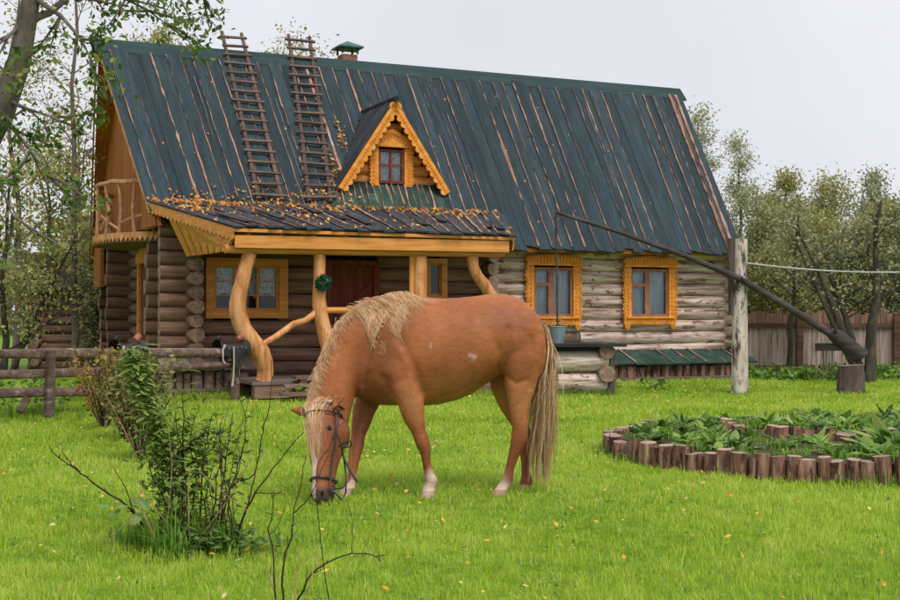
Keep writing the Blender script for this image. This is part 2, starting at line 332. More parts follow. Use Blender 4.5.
# --- side wall under the balcony
side = MB().box(.14, .3, .1, 7.1, 0, 2.95).build('side_wall', M['chink'], house)
for c in range(NC):
    z = .13 + (c + .5) * CH
    for a, b in ([(.3, 3.35), (4.5, 7.5)] if .35 < z < 2.4 else [(.3, 7.5)]): log(side, (.12, a, z), (.12, b, z), .13, 'log_dark')
    for v in (1.35, 6.0, 7.05): log(side, (-.45 + random.uniform(-.03, .03), v, z - CH / 2), (.2, v, z - CH / 2), .13, 'log_dark', 'log_end')
MB().box(.02, .1, 3.35, 4.5, .2, 2.4).build('side_door', M['maroon'], house)
mb = MB(); mb.box(-.04, .08, 3.2, 3.36, .2, 2.4).box(-.04, .08, 4.48, 4.64, .2, 2.4).box(-.05, .08, 3.1, 4.74, 2.4, 2.56)
mb.prism([(3.05, 2.56), (4.79, 2.56), (3.92, 2.8)], lambda a, b, d: (d, a, b), -.05, .06)
mb.build('side_door_casing', M['carved'], house)
# the two walls that the camera does not face
MB().box(.12, 11.6, 6.98, 7.2, 0, 2.95).build('rear_wall', M['log_dark'], house)
MB().box(11.5, 11.7, .3, 6.98, 0, 2.95).build('end_wall', M['log_pale'], house)
MB().box(.3, 11.5, .3, 6.98, .05, .1).build('floor', M['dark_in'], house)

# --- roof
def ru(s): return -1.02 + s * 13.78
def eu(s): return -.57 + s * 12.15
mb = MB()
def slab(mb, q, t):     # q: 4 points, thickness t downwards
    mb.add(list(q) + [Vector(p) - Vector((0, 0, t)) for p in q], [(0,1,2,3),(7,6,5,4),(0,4,5,1),(1,5,6,2),(2,6,7,3),(3,7,4,0)])
VF = 2 * VR + .5
SP = .54; vc = .02; fc = (vc + .5) / (VR + .5)
slab(mb, [Vector((eu(SP), -.46, roofz(-.46))), Vector((eu(1)-.03, -.46, roofz(-.46))), Vector((ru(1)-.03, VR, ZR)), Vector((ru(SP), VR, ZR))], .07)
slab(mb, [Vector((eu(0)*(1-fc)+ru(0)*fc+.03, vc, roofz(vc))), Vector((eu(SP)*(1-fc)+ru(SP)*fc, vc, roofz(vc))), Vector((ru(SP), VR, ZR)), Vector((ru(0)+.03, VR, ZR))], .07)
slab(mb, [Vector((ru(0)+.03, VR+.001, ZR)), Vector((ru(1)-.03, VR+.001, ZR)), Vector((eu(1)-.03, VF, ZE)), Vector((eu(0)+.03, VF, ZE))], .07)
roof = mb.build('roof', M['gable'], house)
NB = 50; cuts = [0]
for i in range(NB): cuts.append(cuts[-1] + random.uniform(.75, 1.25))
cuts = [c / cuts[-1] for c in cuts]
for i in range(NB):
    s0, s1 = cuts[i], cuts[i+1]; sm = (s0 + s1) / 2
    lift = .012 + (.016 if i % 2 else 0) + random.uniform(0, .008)
    a = Vector((ru(sm), VR, ZR)) + RN * lift; b = Vector((eu(sm), -.5 + random.uniform(-.05, .03), 0)); b.z = roofz(b.y)
    wb = (eu(s1) - eu(s0)) + .01
    if sm < SP: b = Vector((eu(sm) * (1 - fc) + ru(sm) * fc, vc + .02, roofz(vc + .02))); wb = wb * (1 - fc) + (ru(s1) - ru(s0)) * fc
    b += RN * (lift + random.uniform(0, .012))
    board(roof, 'roof_board', a, b, (ru(s1) - ru(s0)) * 1.0 + .012, .022, 'felt', RN, wb, .03)
    if i and random.random() < .9:
        a2 = Vector((ru(s0), VR - .2, 0)); a2.z = roofz(a2.y); b2 = Vector((eu(s0), -.46, roofz(-.46))) if s0 > SP else Vector((eu(s0)*(1-fc)+ru(s0)*fc, vc+.04, roofz(vc+.04)))
        ragged(roof, 'torn_strip', a2, b2, RN, random.choice([.022, .03, .03, .04, .055, .085]), 'strip', .058, random.choice([-.1, .1, .3, .5]))
        if random.random() < .45:
            sd_ = s0 + (s1 - s0) * random.uniform(.25, .75); f0 = random.uniform(0, .5); f1 = min(1, f0 + random.uniform(.25, .6)); a3 = a2.lerp(b2, f0); b3 = a2.lerp(b2, f1); a3.x += ru(sd_) - ru(s0); b3.x += eu(sd_) - eu(s0)
            ragged(roof, 'felt_highlight', a3, b3, RN, .014, 'highlight', .062, .2)  # thin pale line painted on as an edge highlight
for s0 in (.972, .985):
    a2 = Vector((ru(s0), VR - .15, 0)); a2.z = roofz(a2.y); ragged(roof, 'torn_strip', a2, Vector((eu(s0), -.46, roofz(-.46))), RN, .08, 'strip', .06, .7)
mb = MB(); q = Vector((0, 0, .075))
for (v1, dv) in ((VR - .27, 1), (VR + .27, -1)):
    A = Vector((ru(0) - .08, v1, ZR - .27 * KS)); Bp = Vector((ru(0) - .08, VR, ZR + .02)); Cp = Vector((ru(1) + .06, VR, ZR + .02)); D = Vector((ru(1) + .06, v1, ZR - .27 * KS))
    pts = [A + q, Bp + q, Cp + q, D + q] if dv < 0 else [A + q, D + q, Cp + q, Bp + q]
    slab(mb, pts, .05)
mb.build('ridge_cap', M['cap'], house)

def scallop(n, amp, half=False):      # lobed edge from 0..1
    out = []
    for i in range(n):
        for k in range(4): out.append(((i + k / 4) / n, -amp * math.sin(math.pi * k / 4) ** .7 if k else 0))
    return out + [(1, 0)]
def trim(parent, name, a, b, depth, n, amp, t=.025, mat='carved', up=(0, 0, 1), out=None):   # scalloped board hanging from a-b
    a, b = Vector(a), Vector(b); X = b - a; L = X.length; Xn = X.normalized(); Z = Vector(up); nrm = Vector(out) if out else Z.cross(Xn).normalized()
    o = [(0, 0), (1, 0)] + [(1 - p, -depth + d) for p, d in scallop(n, amp)]
    mb = MB(); mb.prism(o, lambda p, d, k: a + X * p + Z * d + nrm * k, 0, t)
    return mb.build(name, M[mat], parent)
# gable end boards and verge trim
gab = MB().prism([(-.2, 2.9), (7.3, 2.9), (VR, ZR - .15)], lambda a, b, d: (d, a, b), -.50, -.46).build('gable_wall', M['gable'], house)
v = 0.0
while v < 7.0:
    w = .42; tops = lambda q: (roofz(q) if q < VR else roofz(2 * VR - q)) - .14
    z0 = 2.92
    if min(tops(v), tops(v + w)) > z0 + .05:
        o = [(v + .008, z0), (v + w - .008, z0), (v + w - .008, tops(v + w)), (v + .008, tops(v))]
        if v < VR < v + w: o.insert(3, (VR, tops(VR)))
        MB().prism(o, lambda a, b, d: (d, a, b), -.53, -.501).build('gable_board', M['gable'], gab)
    v += w
MB().box(-.54, -.46, 6.3, 7.35, 1.95, 2.9).build('gable_corner_board', M['gable'], house)
ln = lambda u, v, z: Vector((u, v, z))
trim(house, 'verge_trim', (ru(0) - .0, VR, ZR + .02), (eu(0)*(1-fc)+ru(0)*fc, vc + .1, roofz(vc + .1) + .02), .13, 40, .04, .03, 'peeled')
trim(house, 'verge_trim', (ru(0) - .0, VR, ZR + .02), (eu(0), VF, ZE + .02), .14, 46, .04, .03, 'gable')
trim(house, 'verge_trim', (ru(1), VR, ZR + .02), (eu(1), -.5, ZE + .02), .12, 46, .03, .03, 'greywood')

# --- balcony on the gable end
bc, bru, brv = 3.0, 1.12, 1.9
arc = [(-bru * math.sin(t), bc - brv * math.cos(t)) for t in np.linspace(0, math.pi, 21)]
mb = MB(); mb.prism([(0.1, bc - brv)] + arc + [(0.1, bc + brv)], lambda a, b, d: (a, b, d), 2.70, 2.82); balc = mb.build('balcony', M['log_dark'], house)
mb = MB()
for i in range(20):
    a, b = Vector((*arc[i], 2.86)), Vector((*arc[i+1], 2.86)); X = b - a; nrm = Vector((X.y, -X.x, 0)).normalized() * -1
    o = [(0, .02), (1, .02), (1, -.07), (.75, -.15), (.5, -.07), (.25, -.15), (0, -.07)]
    mb.prism(o, lambda p, d, k: a + X * p + Vector((0, 0, d)) + nrm * k, .004, .03)
mb.build('scalloped_rim', M['peeled'], balc)
mb = MB(); pts = []
for i, (a, b) in enumerate(arc): pts.append((a * .96, b, 3.76 + .10 * math.sin(i / 20 * math.pi) + .012 * math.sin(i * 2.1)))
MB().tube(pts, .045, 6).build('handrail', M['twigrail'], balc, 50)
for i in range(0, 21, 2):
    a, b = arc[i]; p0 = Vector((a * .95, b, 2.8)); p1 = Vector(pts[i]); mid = (p0 + p1) / 2 + Vector((random.uniform(-.07, .07), random.uniform(-.2, .2), 0)); q1 = p0.lerp(mid, .5) + Vector((0, random.uniform(-.05, .05), 0))
    MB().tube([p0, q1, mid, mid.lerp(p1, .5) + Vector((0, random.uniform(-.05, .05), 0)), p1], [.042, .034, .036, .030, .028], 6).build('baluster', M['twigrail'], balc, 50)
for i in range(0, 18, 3):
    p0 = Vector((arc[i][0] * .95, arc[i][1], 2.95 + .25 * (i % 2))); p1 = Vector((arc[i+3][0] * .95, arc[i+3][1], 3.25 - .2 * (i % 2)))
    MB().tube([p0, p0.lerp(p1, .5) + Vector((0, 0, random.uniform(-.1, .1))), p1], .026, 5).build('branch', M['twigrail'], balc, 50)

# --- porch
PT0, PT1 = Vector((-.65, .15, roofz(.15) + .06)), Vector((6.25, .15, roofz(.15) + .06))
PB0, PB1 = Vector((.28, -2.3, 2.74)), Vector((5.32, -2.3, 2.72))
PN = (PB0 - PT0).cross(PT1 - PT0).normalized()
if PN.z < 0: PN = -PN
mb = MB(); slab(mb, [PB0, PB1, PT1, PT0], .05); porch = mb.build('porch_roof', M['honey'], house)
NPB = 25; cuts = [0]
for i in range(NPB): cuts.append(cuts[-1] + random.uniform(.7, 1.3))
cuts = [c / cuts[-1] for c in cuts]
for i in range(NPB):
    s0, s1 = cuts[i], cuts[i+1]; sm = (s0 + s1) / 2; lift = .008 + (.02 if i % 2 else 0)
    a = PT0.lerp(PT1, sm) + PN * lift; b = PB0.lerp(PB1, sm) + PN * (lift + random.uniform(0, .01)); b += (b - a).normalized() * random.uniform(.0, .07)
    board(porch, 'roof_board', a, b, (PT1 - PT0).length * (s1 - s0) + .01, .028, 'felt_porch', PN, (PB1 - PB0).length * (s1 - s0) + .015, .02)
    if i and random.random() < .7: ragged(porch, 'torn_strip', PT0.lerp(PT1, s0), PB0.lerp(PB1, s0), PN, random.choice([.03, .05, .07]), 'strip', .06, .3)
    if random.random() < .45:      # loose second layer of boards lying across
        t0 = random.uniform(.1, .6); t1 = t0 + random.uniform(.2, .4)
        board(porch, 'patch_board', a.lerp(b, t0) + PN * .045, a.lerp(b, min(1, t1)) + PN * .05, .17, .02, 'felt_porch', PN, .16, .02)
board(house, 'fascia', (.30, -2.22, 2.535), (5.22, -2.22, 2.555), .2, .05, 'honey', (0, -1, 0))
MB().tube([(.18, -2.08, 2.42), (2.7, -2.08, 2.43), (5.2, -2.08, 2.44)], [.075, .08, .07], 9).build('porch_beam', M['honey'], house, 50)
for i, uu in enumerate(np.linspace(.55, 5.0, 9)): board(house, 'porch_rafter', (uu, .1, 3.02), (uu, -2.15, 2.60), .07, .08, 'honey')
board(house, 'side_fascia', PB1 + Vector((-.04, .02, -.16)), PT1 + Vector((-.04, 0, -.16)), .14, .03, 'honey', (1, 0, 0))
trim(house, 'porch_verge_trim', PT0 + Vector((0, 0, .0)), PB0 + Vector((-.02, .02, -.02)), .13, 22, .05, .03, 'honey')
# sloping closing boards below the left verge
A = PT0.lerp(PB0, .22) + Vector((.03, .02, -.1)); Bq = PB0 + Vector((.02, .05, -.12)); Cq = Vector((-.05, -.32, 2.38)); Dq = Vector((.14, -1.75, 2.40))
pan = MB(); slab(pan, [A, Bq, Dq + Vector((.1, -.3, 0)), Cq], .02)
pan.build('closing_panel', M['honey'], house)
for k in range(7):
    t = k / 7 + .02; t2 = (k + 1) / 7 - .01; E2 = Dq + Vector((.1, -.3, 0))
    q = [A.lerp(Bq, t), A.lerp(Bq, t2), Cq.lerp(E2, t2), Cq.lerp(E2, t)]; nn = (q[1] - q[0]).cross(q[3] - q[0]).normalized()
    if nn.x > 0: nn = -nn
    m2 = MB(); m2.add([p + nn * .012 for p in q] + [p + nn * .03 for p in q], [(0,1,2,3),(7,6,5,4),(0,4,5,1),(1,5,6,2),(2,6,7,3),(3,7,4,0)]); m2.build('closing_board', M['honey'], house)
def npost(name, pts, rad):
    # smooth the path
    P = [Vector(p) for p in pts]; out = []; rr = []
    for i in range(len(P) - 1):
        p0, p1, p2, p3 = P[max(i-1, 0)], P[i], P[i+1], P[min(i+2, len(P)-1)]
        for k in range(4):
            t = k / 4; out.append(.5 * ((2*p1) + (p2-p0)*t + (2*p0-5*p1+4*p2-p3)*t*t + (3*p1-p0-3*p2+p3)*t**3)); rr.append(rad[i] * (1-t) + rad[i+1] * t)
    out.append(P[-1]); rr.append(rad[-1])
    return MB().tube(out, rr, 12, True, 0, None, .055).build(name, M['peeled'], house, 60)
pv = -2.05
npost('porch_post', [(.84, pv, .26), (.86, pv, .45), (.78, pv, .72), (.52, pv, 1.08), (.40, pv, 1.45), (.46, pv, 1.85), (.60, pv, 2.36)], [.14, .135, .17, .148, .135, .125, .115])
npost('porch_post', [(1.98, pv, .26), (1.95, pv, .75), (1.87, pv, 1.1), (1.79, pv, 1.5), (1.79, pv, 2.0), (1.79, pv, 2.36)], [.12, .12, .13, .12, .105, .10])
npost('porch_post', [(3.61, pv, .26), (3.62, pv, 1.0), (3.60, pv, 1.7), (3.61, pv, 2.36)], [.14, .13, .125, .115])
npost('porch_post', [(5.05, pv, .26), (5.1, pv, .9), (5.05, pv, 1.5), (4.88, pv, 1.82), (4.66, pv, 2.1), (4.60, pv, 2.38)], [.13, .12, .115, .11, .10, .10])
MB().tube([(.80, pv, .86), (1.05, pv, 1.0), (1.35, pv, 1.2), (1.55, pv, 1.26), (1.80, pv, 1.44)], [.045, .055, .058, .055, .065], 8).build('branch_rail', M['peeled'], house, 60)
MB().tube([(1.80, pv, 1.43), (2.6, pv, 1.43), (3.6, pv, 1.45)], [.05, .055, .05], 8).build('branch_rail', M['honey'], house, 60)
board(house, 'post_batten', (3.46, pv + .02, .3), (3.46, pv + .02, 2.36), .1, .04, 'honey', (0, -1, 0))
for i in range(9): board(house, 'deck_plank', (.58, -2.17 + i * .27, .22), (5.25, -2.17 + i * .27, .22), .26, .05, 'greywood')
mb = MB(); mb.box(.62, 5.2, -2.28, -2.1, .0, .215); mb.build('deck_beam', M['log_dark'], house)
for i, (z, v0, u0, u1) in enumerate([(.31, -2.42, 1.2, 2.7), (.19, -2.62, 1.1, 2.55), (.07, -2.88, 1.0, 2.5)]):
    for k in range(2): board(house, 'step_plank', (u0 + random.uniform(-.12, .12), v0 + k * .14, z), (u1 + random.uniform(-.15, .15), v0 + k * .14 + random.uniform(-.03, .03), z + random.uniform(-.02, .02)), .13, .045, 'log_grey')
    for ub in (u0 + .15, u1 - .3): MB().box(ub, ub + .1, v0 - .02, v0 + .2, .0, z - .003).build('step_block', M['log_dark'], house)

# --- earth bench (skirt) along the foot of the wall
def skirt(u0, u1, v0, zt, stubs, cover, covers, coverw):
    s = MB().box(u0 + .02, u1 - .02, v0 + .08, .0, 0, zt - .08).build('skirt', M['chink'], house)
    u = u0
    while u < u1 - .05:
        w = random.uniform(.13, .24); w = min(w, u1 - u)
        MB().tube([(u + w/2, v0 + .07, .0), (u + w/2, v0 + .07, zt - random.uniform(.03, .07))], w / 2 * .98, 9, True, 0, 1, .04).build('stub', [M[stubs], M['stub_end']], s, 45); u += w
    u = u0 - .05
    while u < u1:
        w = random.uniform(*coverw)
        board(s, 'cover_board', (u + w/2, .0, zt + .24), (u + w/2 + random.uniform(-.03, .03), v0 - .12, zt - .02), w * .98, .03, cover, (0, -.4, 1), w, .03)
        if random.random() < .5: ragged(s, 'torn_strip', (u, -.02, zt + .24), (u, v0 - .1, zt - .02), (0, -.35, .94), .05, 'strip', .045, .4)
        u += w
    MB().box(u0, u1 + .1, v0 - .14, v0 - .02, -.02, .09).build('sill_log', M['greywood'], s)
skirt(7.75, 11.45, -.62, .36, 'stub', 'felt_green', 0, (.3, .5))
skirt(-.5, 1.0, -.62, .42, 'log_grey', 'greywood', 0, (.2, .35))

# --- windows
PF = lambda a, b, d: (a, d, b)
def frame(name, u0, u1, z0, z1, vf, fw, mat, vbars, hbars, glass_v, parent=house, curtain=None):
    mb = MB(); d0, d1 = vf, vf + .06
    mb.box(u0, u0 + fw, d0, d1, z0, z1).box(u1 - fw, u1, d0, d1, z0, z1).box(u0 + fw, u1 - fw, d0, d1, z0, z0 + fw).box(u0 + fw, u1 - fw, d0, d1, z1 - fw, z1)
    o = mb.build(name, M[mat], parent)
    for (x, w) in vbars: MB().box(x - w/2, x + w/2, d0 + .003, d1, z0 + fw, z1 - fw).build('mullion', M[mat], o)
    for (xa, xb, z, w) in hbars: MB().box(xa, xb, d0 + .006, d1 - .01, z - w/2, z + w/2).build('glazing_bar', M[mat], o)
    xs = [u0 + fw] + [v for x, w in vbars for v in (x - w/2, x + w/2)] + [u1 - fw]
    for i in range(0, len(xs), 2):
        zs = [z0 + fw] + [z for xa, xb, z, w in hbars if xa < (xs[i] + xs[i+1]) / 2 < xb] + [z1 - fw]; zs.sort()
        for k in range(len(zs) - 1):
            MB().box(xs[i], xs[i+1], glass_v, glass_v + .004, zs[k], zs[k+1]).build('pane', M['glass'], o)
    return o
def curtain(o, u0, u1, z0, z1, v, mat, hem=0):
    mb = MB(); n = 40; vs, fs = [], []
    for i in range(n + 1):
        x = u0 + (u1 - u0) * i / n; d = .012 * math.sin(i * 1.3)
        zz = z0 + (hem * abs(math.sin(i / n * math.pi * 3)) ** .6 if hem else 0)
        vs += [(x, v + d, zz), (x, v + d, z1)]
    for i in range(n): fs.append((2*i, 2*i+2, 2*i+3, 2*i+1))
    mb.add(vs, fs); return mb.build('curtain', M[mat], o)
def sheet(a, b, c, d, v): return MB().box(a, b, v, v + .01, c, d)  # thin dark sheet standing in for the unlit room behind a window
# porch window: three lights with lace curtains
w = frame('porch_window', .48, 1.68, 1.42, 2.24, -.03, .05, 'honey', [(.87, .05), (1.29, .05)], [(.53, 1.63, 1.95, .02), (.53, 1.63, 1.70, .02)], .0)
mb = MB()
for (a, b, c, d) in ((.34, .48, 1.29, 2.36), (1.68, 1.84, 1.29, 2.36), (.48, 1.68, 1.29, 1.42), (.48, 1.68, 2.24, 2.36)): mb.box(a, b, -.07, -.02, c, d)
mb.build('casing', M['honey'], w); curtain(w, .5, 1.66, 1.6, 2.2, .07, 'curtain', .14); sheet(.46, 1.7, 1.4, 2.26, .115).build('room_dark_sheet', M['dark_in'], w)
# small porch window
w = frame('porch_window', 4.64, 4.88, 1.72, 2.32, -.03, .03, 'honey', [], [], .0)
mb = MB()
for (a, b, c, d) in ((4.52, 4.64, 1.6, 2.42), (4.88, 5.0, 1.6, 2.42), (4.64, 4.88, 1.6, 1.72), (4.64, 4.88, 2.32, 2.42)): mb.box(a, b, -.08, -.02, c, d)
mb.build('casing', M['honey'], w); sheet(4.62, 4.9, 1.66, 2.36, .115).build('room_dark_sheet', M['dark_in'], w)
# door
d = MB().box(2.68, 3.5, .0, .04, .3, 2.26).build('door', M['maroon'], house)
for k in range(5): MB().box(2.69 + k * .162, 2.69 + k * .162 + .152, -.02, -.002, .31, 2.25).build('door_plank', M['maroon'], d)
for (za, zb) in ((.7, 1.25), (1.25, 1.9)): board(d, 'door_brace', (2.72, -.03, za), (3.46, -.03, zb), .07, .02, 'maroon', (0, -1, 0))
MB().box(2.56, 2.68, -.06, .06, .3, 2.36).box(3.5, 3.62, -.06, .06, .3, 2.36).box(2.68, 3.5, -.06, .06, 2.26, 2.36).build('door_frame', M['maroon'], d)
MB().box(2.73, 2.77, -.06, -.022, 1.15, 1.3).build('door_handle', M['steel'], d)
board(house, 'house_sign', (2.42, -.06, 1.36), (2.52, -.06, 1.36), .1, .02, 'carved', (0, -1, 0))
# carved windows
def carved(u0, u1, z0, z1):
    w = frame('carved_window', u0, u1, z0, z1, -.05, .055, 'pinkframe', [(u0 + (u1 - u0) * .45, .12)], [(u0 + .05, u0 + (u1 - u0) * .4, z0 + (z1 - z0) * .66, .06)], -.02)
    um = (u0 + u1) / 2; c0, c1 = u0 - .17, u1 + .17; H = z1 - z0
    mb = MB()
    for sgn, e in ((-1, u0), (1, u1)):                       # side boards with turned outline
        n = 9; out = [(e, z0 - .02), (e, z1 + .05)]; edge = []
        for i in range(n * 4 + 1):
            t = i / (n * 4); edge.append((e + sgn * (.115 + .028 * abs(math.sin(t * n * math.pi)) + .03 * math.sin(t * math.pi * 3) ** 2), z1 + .05 - t * (H + .07)))
        o = out + edge if sgn < 0 else (out + edge)
        mb.prism(o if sgn > 0 else o[::-1], PF, -.09, -.05)
    n = 10; top = [(c0 + .02, z1 + .045)] + [(c0 - .03 + (c1 - c0 + .06) * i / 24, z1 + .17 + .055 * math.sin(math.pi * i / 24) + .012 * math.sin(i * 2.6)) for i in range(25)] + [(c1 - .02, z1 + .045)]
    mb.prism(top, PF, -.12, -.05)
    mb.box(c0 - .02, c1 + .02, -.15, -.05, z1 + .035, z1 + .065); mb.box(u0 - .12, u1 + .12, -.13, -.05, z0 - .03, z0 + .005)
    bot = [(c0, z0 - .0), (c1, z0 - .0)]
    low = []
    for i in range(41):
        t = i / 40; ear = math.exp(-((t - .06) / .05) ** 2) + math.exp(-((t - .94) / .05) ** 2)
        low.append((c1 - (c1 - c0) * t, z0 - .10 - .022 * abs(math.sin(t * 10 * math.pi)) - .15 * ear))
    mb.prism((bot + low)[::-1], PF, -.085, -.05)
    ca = mb.build('casing', M['carved'], w)
    lc = MB()
    for i in range(13):
        t = i / 12
        for sgn, e in ((-1, u0), (1, u1)):
            lc.ring(PF, e + sgn * (.15 + .03 * math.sin(t * 3 * math.pi) ** 2), z0 + t * H, .036, .017, -.105, -.07)
            lc.ring(PF, e + sgn * .07, z0 + t * H, .026, .012, -.104, -.089)
    for i in range(17):
        x = c0 + .03 + (c1 - c0 - .06) * i / 16; b = .05 * math.sin(math.pi * i / 16)
        lc.ring(PF, x, z1 + .11, .03, .014, -.135, -.119); lc.ring(PF, x, z1 + .185 + b, .036, .017, -.128, -.09)
        lc.ring(PF, x, z0 - .06, .030, .013, -.102, -.084); lc.ring(PF, x, z0 - .13, .034, .017, -.1, -.06)
        lc.prism([(x - .012, z1 + .14), (x + .012, z1 + .14), (x + .018, z1 + .17 + b), (x, z1 + .2 + b), (x - .018, z1 + .17 + b)], PF, -.14, -.119)
    for e in (c0 + .075, c1 - .075):
        for k, (dx, dz) in enumerate(((0, -.17), (-.04, -.14), (.04, -.14), (0, -.235), (-.03, -.2), (.03, -.2))): lc.ring(PF, e + dx, z0 + dz, .03, .013, -.105, -.08)
    tag(lc.build('carved_lace', M['carved'], w), kind='stuff')
    curtain(w, u0 + .02, u1 - .02, z0 + .02, z1 - .02, .06, 'curtain_grey')
    sheet(u0 - .03, u1 + .03, z0 - .03, z1 + .03, .115).build('room_dark_sheet', M['dark_in'], w)
carved(6.87, 7.76, 1.30, 2.29); carved(9.12, 10.04, 1.30, 2.29)

# --- dormer
DV, DU, DZ0, DZ1, DW = .68, 4.12, 3.74, 5.40, 1.15
dorm = MB().prism([(DU - DW, DZ0 - .4), (DU + DW, DZ0 - .4), (DU + DW, DZ0), (DU, DZ1), (DU - DW, DZ0)], PF, DV + .12, DV + .2).build('dormer', M['chink'], house)
z = DZ0 + .02; k = 0
while z < DZ1 - .25:
    hwid = DW * (DZ1 - z - .1) / (DZ1 - DZ0) + .02
    if z < 4.66: log(dorm, (DU - hwid, DV + .12, z), (DU - .28, DV + .12, z), .118, 'log_honey', end='log_honey'); log(dorm, (DU + .28, DV + .12, z), (DU + hwid, DV + .12, z), .118, 'log_honey', end='log_honey')
    else: log(dorm, (DU - hwid, DV + .12, z), (DU + hwid, DV + .12, z), .118, 'log_honey', end='log_honey')
    z += .205
MB().prism([(DU - .1, 5.12), (DU + .1, 5.12), (DU, 5.3)], PF, DV - .02, DV + .0).build('gable_vent', M['dark_in'], dorm)
for sg in (-1, 1):
    RF = Vector((DU, DV - .22, DZ1 + .09)); RB = Vector((DU, (DZ1 + .09 - ZE) / KS - .5 + .1, DZ1 + .09)); FT = Vector((DU + sg * (DW + .0), DV - .22, DZ0 + .02)); FB = Vector((DU + sg * (DW + .0), (DZ0 - .1 - ZE) / KS - .5 + .15, DZ0 - .10))
    nn = (RB - RF).cross(FT - RF).normalized(); nn = nn if nn.z > 0 else -nn
    s = MB(); s.add([RF, FT, FB, RB] + [p - nn * .05 for p in (RF, FT, FB, RB)], [(0,1,2,3),(7,6,5,4),(0,4,5,1),(1,5,6,2),(2,6,7,3),(3,7,4,0)]); s.build('dormer_roof_deck', M['honey'], dorm)
    nb = 9
    for i in range(nb):
        v0 = RF.y + (RB.y - RF.y) * i / nb; v1 = RF.y + (RB.y - RF.y) * (i + 1) / nb; vm = (v0 + v1) / 2
        zb = max(DZ0 - .1, roofz(vm) + .04); tt = (RF.z - zb) / (RF.z - FT.z)
        a = Vector((DU, vm, RF.z)); b = a.lerp(Vector((FT.x, vm, FT.z)), tt)
        board(dorm, 'roof_board', a + nn * (.004 + .008 * (i % 2)), b + nn * (.004 + .008 * (i % 2)), (v1 - v0), .025, 'felt_porch' if sg < 0 else 'felt', nn, None, .02)
    # carved verge
    a = RF + Vector((0, -.03, 0)); b = FT + Vector((0, -.03, 0)); dr = (b - a); dn = dr.normalized(); inn = Vector((-sg * dn.z * -1, 0, 0)); perp = Vector((dn.z * sg, 0, -dn.x * sg)); perp = perp if perp.z < 0 else -perp
    o = [(0, 0), (1, 0)] + [(1 - p, .13 - 1.0 * d) for p, d in scallop(15, .055)]
    t = MB(); t.prism(o if sg > 0 else o[::-1], lambda p, d, kk: a + dr * p + perp * d + Vector((0, kk, 0)), -.03, .0)
    for i in range(30): 
        p = a + dr * ((i + .5) / 30) + perp * .07; t.ring(lambda aa, bb, dd: Vector((p.x + aa, p.y + dd, p.z + bb)), 0, 0, .028, .013, -.045, -.029, 6)
    t.build('carved_verge', M['carved'], dorm)
MB().tube([(DU, DV - .33, DZ1 + .11), (DU, (DZ1 - ZE) / KS - .4, DZ1 + .11)], .06, 6).build('dormer_ridge', M['plank_black'], dorm)
w = frame('dormer_window', DU - .27, DU + .27, 3.9, 4.56, DV - .04, .05, 'redframe', [(DU, .045)], [(DU - .22, DU + .22, 4.26, .035)], DV - .01)
mb = MB()
for sg in (-1, 1): mb.box(DU + sg * .35 - .08, DU + sg * .35 + .08, DV - .07, DV + .05, 3.84, 4.66)
mb.prism([(DU - .5, 4.6), (DU + .5, 4.6), (DU + .5, 4.68), (DU + .3, 4.76), (DU + .12, 4.9), (DU, 4.95), (DU - .12, 4.9), (DU - .3, 4.76), (DU - .5, 4.68)], PF, DV - .12, DV + .04)
ca = mb.build('casing', M['carved'], w); lc = MB()
for i in range(16):
    x = -.48 + .06 * i + .03; b = 4.70 + .2 * max(0, 1 - abs(x) / .4) ** 1.2
    lc.ring(PF, DU + x, b, .035, .016, DV - .15, DV - .118)
    lc.ring(PF, DU + x, b - .075, .02, .008, DV - .14, DV - .118)
for i in range(10):
    for sg in (-1, 1): lc.ring(PF, DU + sg * .36, 3.9 + i * .075, .033, .015, DV - .085, DV - .068); lc.ring(PF, DU + sg * .425, 3.9 + i * .075, .03, .014, DV - .08, DV - .05)
tag(lc.build('carved_lace', M['carved'], w), kind='stuff'); curtain(w, DU - .23, DU + .23, 3.94, 4.52, DV + .03, 'curtain'); sheet(DU - .3, DU + .3, 3.86, 4.6, DV + .1).build('room_dark_sheet', M['dark_in'], w)
for i in range(9):      # green boards under the dormer
    uu = 2.88 + i * .265
    board(roof, 'apron_board', Vector((uu + .05, DV + .03, roofz(DV) + .07)), Vector((uu - .04, .1, roofz(.1) + .075)), .27, .025, 'felt_green', RN, .255, .03)
    if i: ragged(roof, 'torn_strip', Vector((uu - .08, DV, roofz(DV) + .07)), Vector((uu - .16, .12, roofz(.12) + .075)), RN, .04, 'strip', .03, .3)
# --- chimney
cu, cv = 4.3, 3.72
ch = MB().box(cu - .17, cu + .17, cv - .17, cv + .17, 6.3, 6.98).build('chimney', M['brick'], house)
for a in (-1, 1):
    for b in (-1, 1): MB().box(cu + a * .17 - .02, cu + a * .17 + .02, cv + b * .17 - .02, cv + b * .17 + .02, 7.0, 7.14).build('cowl_leg', M['darkwood'], ch)
mb = MB(); mb.add([(cu-.28,cv-.28,7.12),(cu+.28,cv-.28,7.12),(cu+.28,cv+.28,7.12),(cu-.28,cv+.28,7.12),(cu-.28,cv-.28,7.15),(cu+.28,cv-.28,7.15),(cu+.28,cv+.28,7.15),(cu-.28,cv+.28,7.15),(cu,cv,7.30)],
       [(3,2,1,0),(0,1,5,4),(1,2,6,5),(2,3,7,6),(3,0,4,7),(4,5,8),(5,6,8),(6,7,8),(7,4,8)]); mb.build('cowl', M['teal'], ch)

